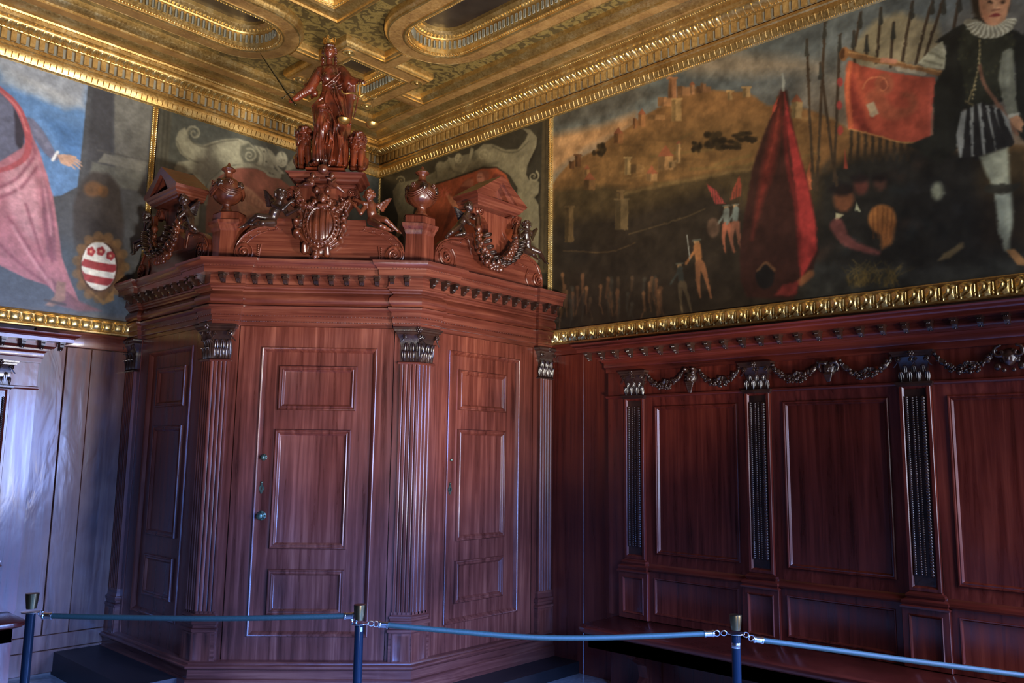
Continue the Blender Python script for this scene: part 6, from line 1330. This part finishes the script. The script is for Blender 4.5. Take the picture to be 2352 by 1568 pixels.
def gr(sc, red):
    dk = tuple(q*.6 for q in sc); hi = tuple(min(255, q*1.15) for q in sc)
    C.poly([(1690, -60), (1760, -80), (1760, 1600), (1640, 1600)], (78, 66, 44), .006, 1, .1); C.line([(1722, -60), (1700, 1560)], .006, (40, 34, 26), .006, .8, 0)
    body = [(1470, 70), (1560, 85), (1630, 170), (1622, 260), (1570, 370), (1525, 470), (1512, 560), (1545, 615), (1620, 610), (1655, 650), (1642, 760), (1600, 800), (1645, 880), (1655, 1060), (1640, 1500), (1420, 1500), (1420, 700), (1330, 560), (1200, 478), (1050, 478), (850, 550), (700, 610), (560, 650), (400, 800), (330, 900), (300, 1100), (130, 1250), (160, 1000), (110, 850), (100, 730), (150, 650), (200, 640), (400, 600), (560, 520), (620, 440), (700, 390), (940, 330), (1000, 290), (1060, 240), (1150, 238), (1300, 300), (1420, 292), (1500, 200), (1530, 130)]
    C.poly([(x+12, y+20) for x, y in body], (30, 26, 20), .03, .8); C.poly(body, sc, .01, 1, .3); C.poly([(1200, 330), (1420, 340), (1520, 420), (1500, 600), (1440, 640), (1330, 500), (1200, 420), (1050, 400)], hi, .08, .5)
    C.spiral((1065, 360), 70, 1.6, -1, 0, .018, hi); C.spiral((1590, 580), 62, 1.6, 1, 300, .018, hi); C.spiral((190, 625), 50, 1.5, 1, 200, .018, hi); C.line([(1150, 260), (1300, 325), (1430, 310), (1540, 210)], .010, dk, .012, .8)
    C.ell((610, 500), 60, 80, hi, .02, .9); C.line([(560, 440), (560, 600)], .01, dk, .01, .8); C.line([(700, 500), (860, 540), (940, 500), (1200, 440)], .02, dk, .03, .6); C.ell((950, 360), 50, 50, dk, .03, .6)
    C.poly([(680, 370), (740, 400), (760, 480), (860, 490), (900, 400), (930, 270), (960, 290), (920, 440), (850, 540), (740, 520), (700, 440)], hi, .012, 1); C.ell((797, 390), 42, 55, tuple(min(255, q*1.1) for q in hi), .01)
    for x in (780, 815): C.ell((x, 385), 8, 5, dk, .01, .6)
    C.ell((797, 425), 9, 4, dk, .01, .6)
    C.poly([(560, 665), (760, 600), (1050, 498), (1200, 492), (1300, 560), (1350, 680), (1400, 900), (1420, 1500), (200, 1700), (320, 1000), (420, 800)], red, .01, 1, .3)
    C.poly([(760, 760), (850, 640), (940, 590), (960, 700), (840, 900), (700, 1080), (620, 1200), (700, 950)], (112, 50, 36), .02, .85); C.poly([(1140, 610), (1180, 550), (1250, 560), (1290, 640), (1150, 660)], (122, 58, 44), .012, .9); C.poly([(820, 680), (900, 600), (960, 610), (950, 700)], (176, 104, 76), .02, .8)
    C.ell((1050, 575), 66, 60, (150, 84, 62), .014); C.ell((1030, 600), 42, 62, (196, 124, 96), .01); C.line([(1000, 590), (1040, 586)], .008, (110, 54, 44), .006, .8); C.ell((1010, 650), 12, 5, (130, 50, 44), .004); C.ell((1090, 560), 40, 50, (140, 76, 56), .02, .8)
    C.line([(670, 760), (720, 830), (780, 890)], [.03, .06, .08], (206, 130, 92), .012, .9)
    for k in range(12): C.line([(650+25*math.cos(k*.55), 750+25*math.sin(k*.55)), (650+80*math.cos(k*.55), 750+75*math.sin(k*.55))], [.012, .004], (206, 96, 76), .006, .8, 0)
gRr = grot(SRW, 'corner_painting', 'brown-olive painted scrollwork panel behind the right urn, with an orange-red field', (880, 280, 4.6125), (46, 42, 32), (120, 110, 82), (166, 78, 48), 43, gr, 1.1)

# ------------------------------------------------------------------ gilded picture frames
GAD = None
def gadroon_mesh():
    """S-curled leaf bulging out of the frame: pitch .09, height .085"""
    b = MB(); R = []; nx, nz = 14, 12
    for j in range(nz+1):
        v = j/nz; row = []
        for i in range(nx+1):
            u = i/nx; x = (u-.5)*.07+.012*math.sin(2*PI*(v-.25))*math.sin(PI*u)
            env = math.sin(PI*min(1, .08+v*.92))**.5; sl = .30+.16*math.sin(2*PI*(v-.5)); d = u-sl
            h = .016*math.sin(PI*u)**.5 - .017*math.exp(-((d-.20)/.10)**2) + .010*math.exp(-(d/.05)**2) + .006*math.exp(-((d-.42)/.06)**2)
            z = .040*(2*v-1); z += .006*math.cos(PI*(u-.5)) if v > .5 else -.008*math.cos(PI*(u-.5))
            row.append((x, max(-.002, h*env)+.004, z))
        R.append(row)
    b.loft(R, False); b.ball((.045, .008, -.030), .0085, 7, 5, (.9, 1, 1.8)); b.tube([(.045, .006, -.015), (.045, .006, .03)], .003, 5); return b.mesh('curled_leaf', M['goldhi'], 70)
def lobe_mesh():
    b = MB(); R = []
    for j in range(7):
        v = j/6; R.append([((u-.5)*.074, .022*math.sqrt(max(0, 1-(2*u-1)**2))*math.sqrt(max(0, 1-(2*v-1)**2))**.8, .036*(2*v-1)*(1 if v > .5 else .75+.25*math.sin(PI*u))) for u in [i/8 for i in range(9)]])
    b.loft(R, False); b.ball((.04, .004, -.024), .007, 6, 4, (1, 1, 1.5)); return b.mesh('round_lobe', M['goldhi'], 60)
def bottom_frame(S, parent, s0, s1, mesh, nm, pitch, zc):
    T3 = lambda x, y, z: S.W(x, z, y)
    fr = sweep(MB(), [(s0, .0), (s0, .03), (s1, .03)], [(0, 2.487), (.016, 2.488), (.02, 2.492), (.02, 2.502), (.006, 2.508), (.004, 2.512), (.006, 2.585), (.02, 2.592), (.024, 2.598), (.02, 2.606), (-.012, 2.609)], 1, T=T3).build('lower_frame', M['gold'], parent)
    k = 0
    while s0+.04+pitch*k < min(s1, s0+300*pitch) and s0+pitch*k < 6.4: put(nm, mesh, fr, S.M() @ Matrix.Translation((s0+.05+pitch*k, .034, zc))); k += 1
    return fr
bottom_frame(SRW, paint_r, 2.285, 7.2, gadroon_mesh(), 'curled_leaf', .0905, 2.549)
bottom_frame(SLW, paint_l, 2.385, 4.6, lobe_mesh(), 'round_lobe', .0805, 2.55)
def strip(S, s0, s1, zb, zt, label=None, parent=None):
    T = lambda x, y, z: S.W(x, z, y)
    b = MB(); prof = [(s0, .0), (s0+.002, .022), (s0+.01, .026), (s0+.014, .020), ((s0+s1)/2, .028), (s1-.014, .020), (s1-.008, .026), (s1-.001, .022), (s1, .0)]
    b.loft([[S.W(x, z, w) for x, w in prof] for z in (zb, zt)], False, False, False); o = b.build('upright_frame', M['goldhi'], parent, 20)
    b = MB(); z = zb+.01
    while z < zt-.01: b.ball(S.W(s0+.009, z, .026), .0055, 5, 4); b.ball(S.W(s1-.008, z+.008, .025), .005, 5, 4); z += .016
    tag(b.build('bead_row', M['goldhi'], o), kind='stuff'); return o
strip(SRW, 2.325, 2.372, 2.61, 4.435, parent=paint_r); strip(SLW, 2.330, 2.378, 2.61, 4.435, parent=paint_l)
strip(SRW, .012, .04, 2.9, 4.435, parent=gRr)
for S, p in ((SRW, gRr), (SLW, gL)):
    b = MB(); fbox(b, S, .02, 2.32, 2.9, 4.43, .002, .012); b.build('stretcher', M['darkcanvas'], p, 0)
for S, p, e in ((SRW, paint_r, 6.6), (SLW, paint_l, 4.5)):
    b = MB(); fbox(b, S, 2.37, e, 2.58, 4.43, .002, .012); b.build('stretcher', M['darkcanvas'], p, 0)

# ------------------------------------------------------------------ barrier posts and ropes
def at(px, py, depth): d = ray(px, py); return CAM+d*(depth/d.dot(CF))
DPT = 3.2
def post(px, py, label, tape=None):
    t = at(px, py, DPT); o = empty('barrier_post', (t[0], t[1], 0), label, 'post'); c = (t[0], t[1], 0); z = t[2]
    MB().lathe([(.17, 0), (.17, .006), (.165, .012), (.05, .022), (.03, .028)], c, 40).build('base', M['post'], o)
    MB().lathe([(.0175, .02), (.0175, z-.07)], c, 24).build('tube', M['post'], o)
    MB().lathe([(.018, z-.058), (.0195, z-.05), (.0235, z-.018), (.0245, z-.003), (.0245, z-.001)], c, 28).build('cap', M['brass'] if tape is None or 1 else M['post'], o)
    cap = MB().lathe([(.0245, z-.001), (.024, z), (.012, z+.0008), (.0001, z+.001)], c, 28).build('cap_disc', M['brass'], o)
    MB().lathe([(.0175, z-.074), (.034, z-.073), (.035, z-.071), (.034, z-.069), (.0175, z-.068)], c, 28).build('ring', M['steel'], o)
    if tape == 'sleeve': MB().lathe([(.018, z-.125), (.0182, z-.1245), (.0182, z-.106), (.018, z-.1055)], c, 24).build('sleeve', M['steel'], o)
    if tape == 'label':
        b = MB(); a0 = math.atan2(CAM[1]-t[1], CAM[0]-t[0])+.55; b.loft([[(t[0]+.0179*math.cos(a0+q*.12), t[1]+.0179*math.sin(a0+q*.12), zz) for q in range(-2, 3)] for zz in (z-.100, z-.083)], False); b.build('sticker', M['sill'], o)
    return t
tA = post(75, 1362, 'dark metal barrier post furthest left, beside the bare planks')
tB = post(827, 1388, 'dark metal barrier post with a small pale sticker, in front of the front door', 'label')
tC = post(1689, 1411, 'dark metal barrier post with a silver sleeve, in front of the bench', 'sleeve')
def rope(label, p0, p1, ends, sag_pts, hooks):
    """p0,p1: pixel ends of the cord; sag_pts pixel points between; hooks: (ring pixel, post, ferrule side)"""
    n = len(sag_pts); P = [at(x, y, DPT) for x, y in sag_pts]; o = empty('barrier_rope', tuple(P[0]), label, 'rope'); cv = crom([tuple(p) for p in P], 8)
    MB().tube(cv, .0105, 12).build('cord', M['rope'], o)
    for e, (post_t, lk) in ends.items():
        a = np.array(cv[0] if e == 0 else cv[-1]); b_ = np.array(cv[2] if e == 0 else cv[-3]); d = unit(a-b_); f = MB(); q = lambda t: tuple(a+d*t)
        f.tube([q(-.004), q(-.003), q(.002), q(.004), q(.026), q(.028), q(.034), q(.036)], [.0118, .0138, .0138, .0122, .0122, .0138, .0138, .011], 14); f.build('ferrule', M['steel'], o)
        s = a+d*.036; r = unit(np.array(post_t)+np.array([0, 0, -.071])-s); tgt = np.array(post_t)+np.array([0, 0, -.071])-r*np.array([1, 1, 0])*.034; L = np.linalg.norm(tgt-s); dv = (tgt-s)/L; sd = unit(np.cross(dv, CF)); 
        def loop(c, rad, el=1.0, flip=0, name='link'):
            m = MB(); ax = unit(np.cross(dv, sd)) if flip else sd; m.tube([tuple(c+dv*rad*el*math.cos(t)+ax*rad*math.sin(t)) for t in np.linspace(0, 2*PI, 17)], .0022, 6, False); m.build(name, M['steel'], o)
        loop(s+dv*.009, .011); loop(s+dv*(L-.012), .0095, 1.2)
        m = MB(); a1, a2 = s+dv*.018, s+dv*(L-.022)
        if L > .05: m.tube([tuple(a1), tuple(a1+(a2-a1)*.3), tuple(a1+(a2-a1)*.35), tuple(a1+(a2-a1)*.6), tuple(a2)], [.0035, .0035, .005, .005, .0028], 8); m.ball(tuple(a1+(a2-a1)*.45+sd*.005), .003, 6, 4); m.build('snap_hook', M['steel'], o)
rope('green barrier rope hung between the left and the middle post', 0, 0, {0: (tA, 0), 1: (tB, 0)}, [(118, 1414), (300, 1418), (480, 1420), (640, 1418), (793, 1414)], 0)
rope('green barrier rope sagging between the middle and the right post', 0, 0, {0: (tB, 0), 1: (tC, 0)}, [(890, 1435), (1050, 1450), (1200, 1462), (1330, 1465), (1480, 1461), (1620, 1455)], 0)
rope('green barrier rope running from the right post out of view to the right', 0, 0, {0: (tC, 0)}, [(1751, 1470), (1900, 1490), (2080, 1515), (2240, 1536), (2400, 1556), (2560, 1570)], 0)
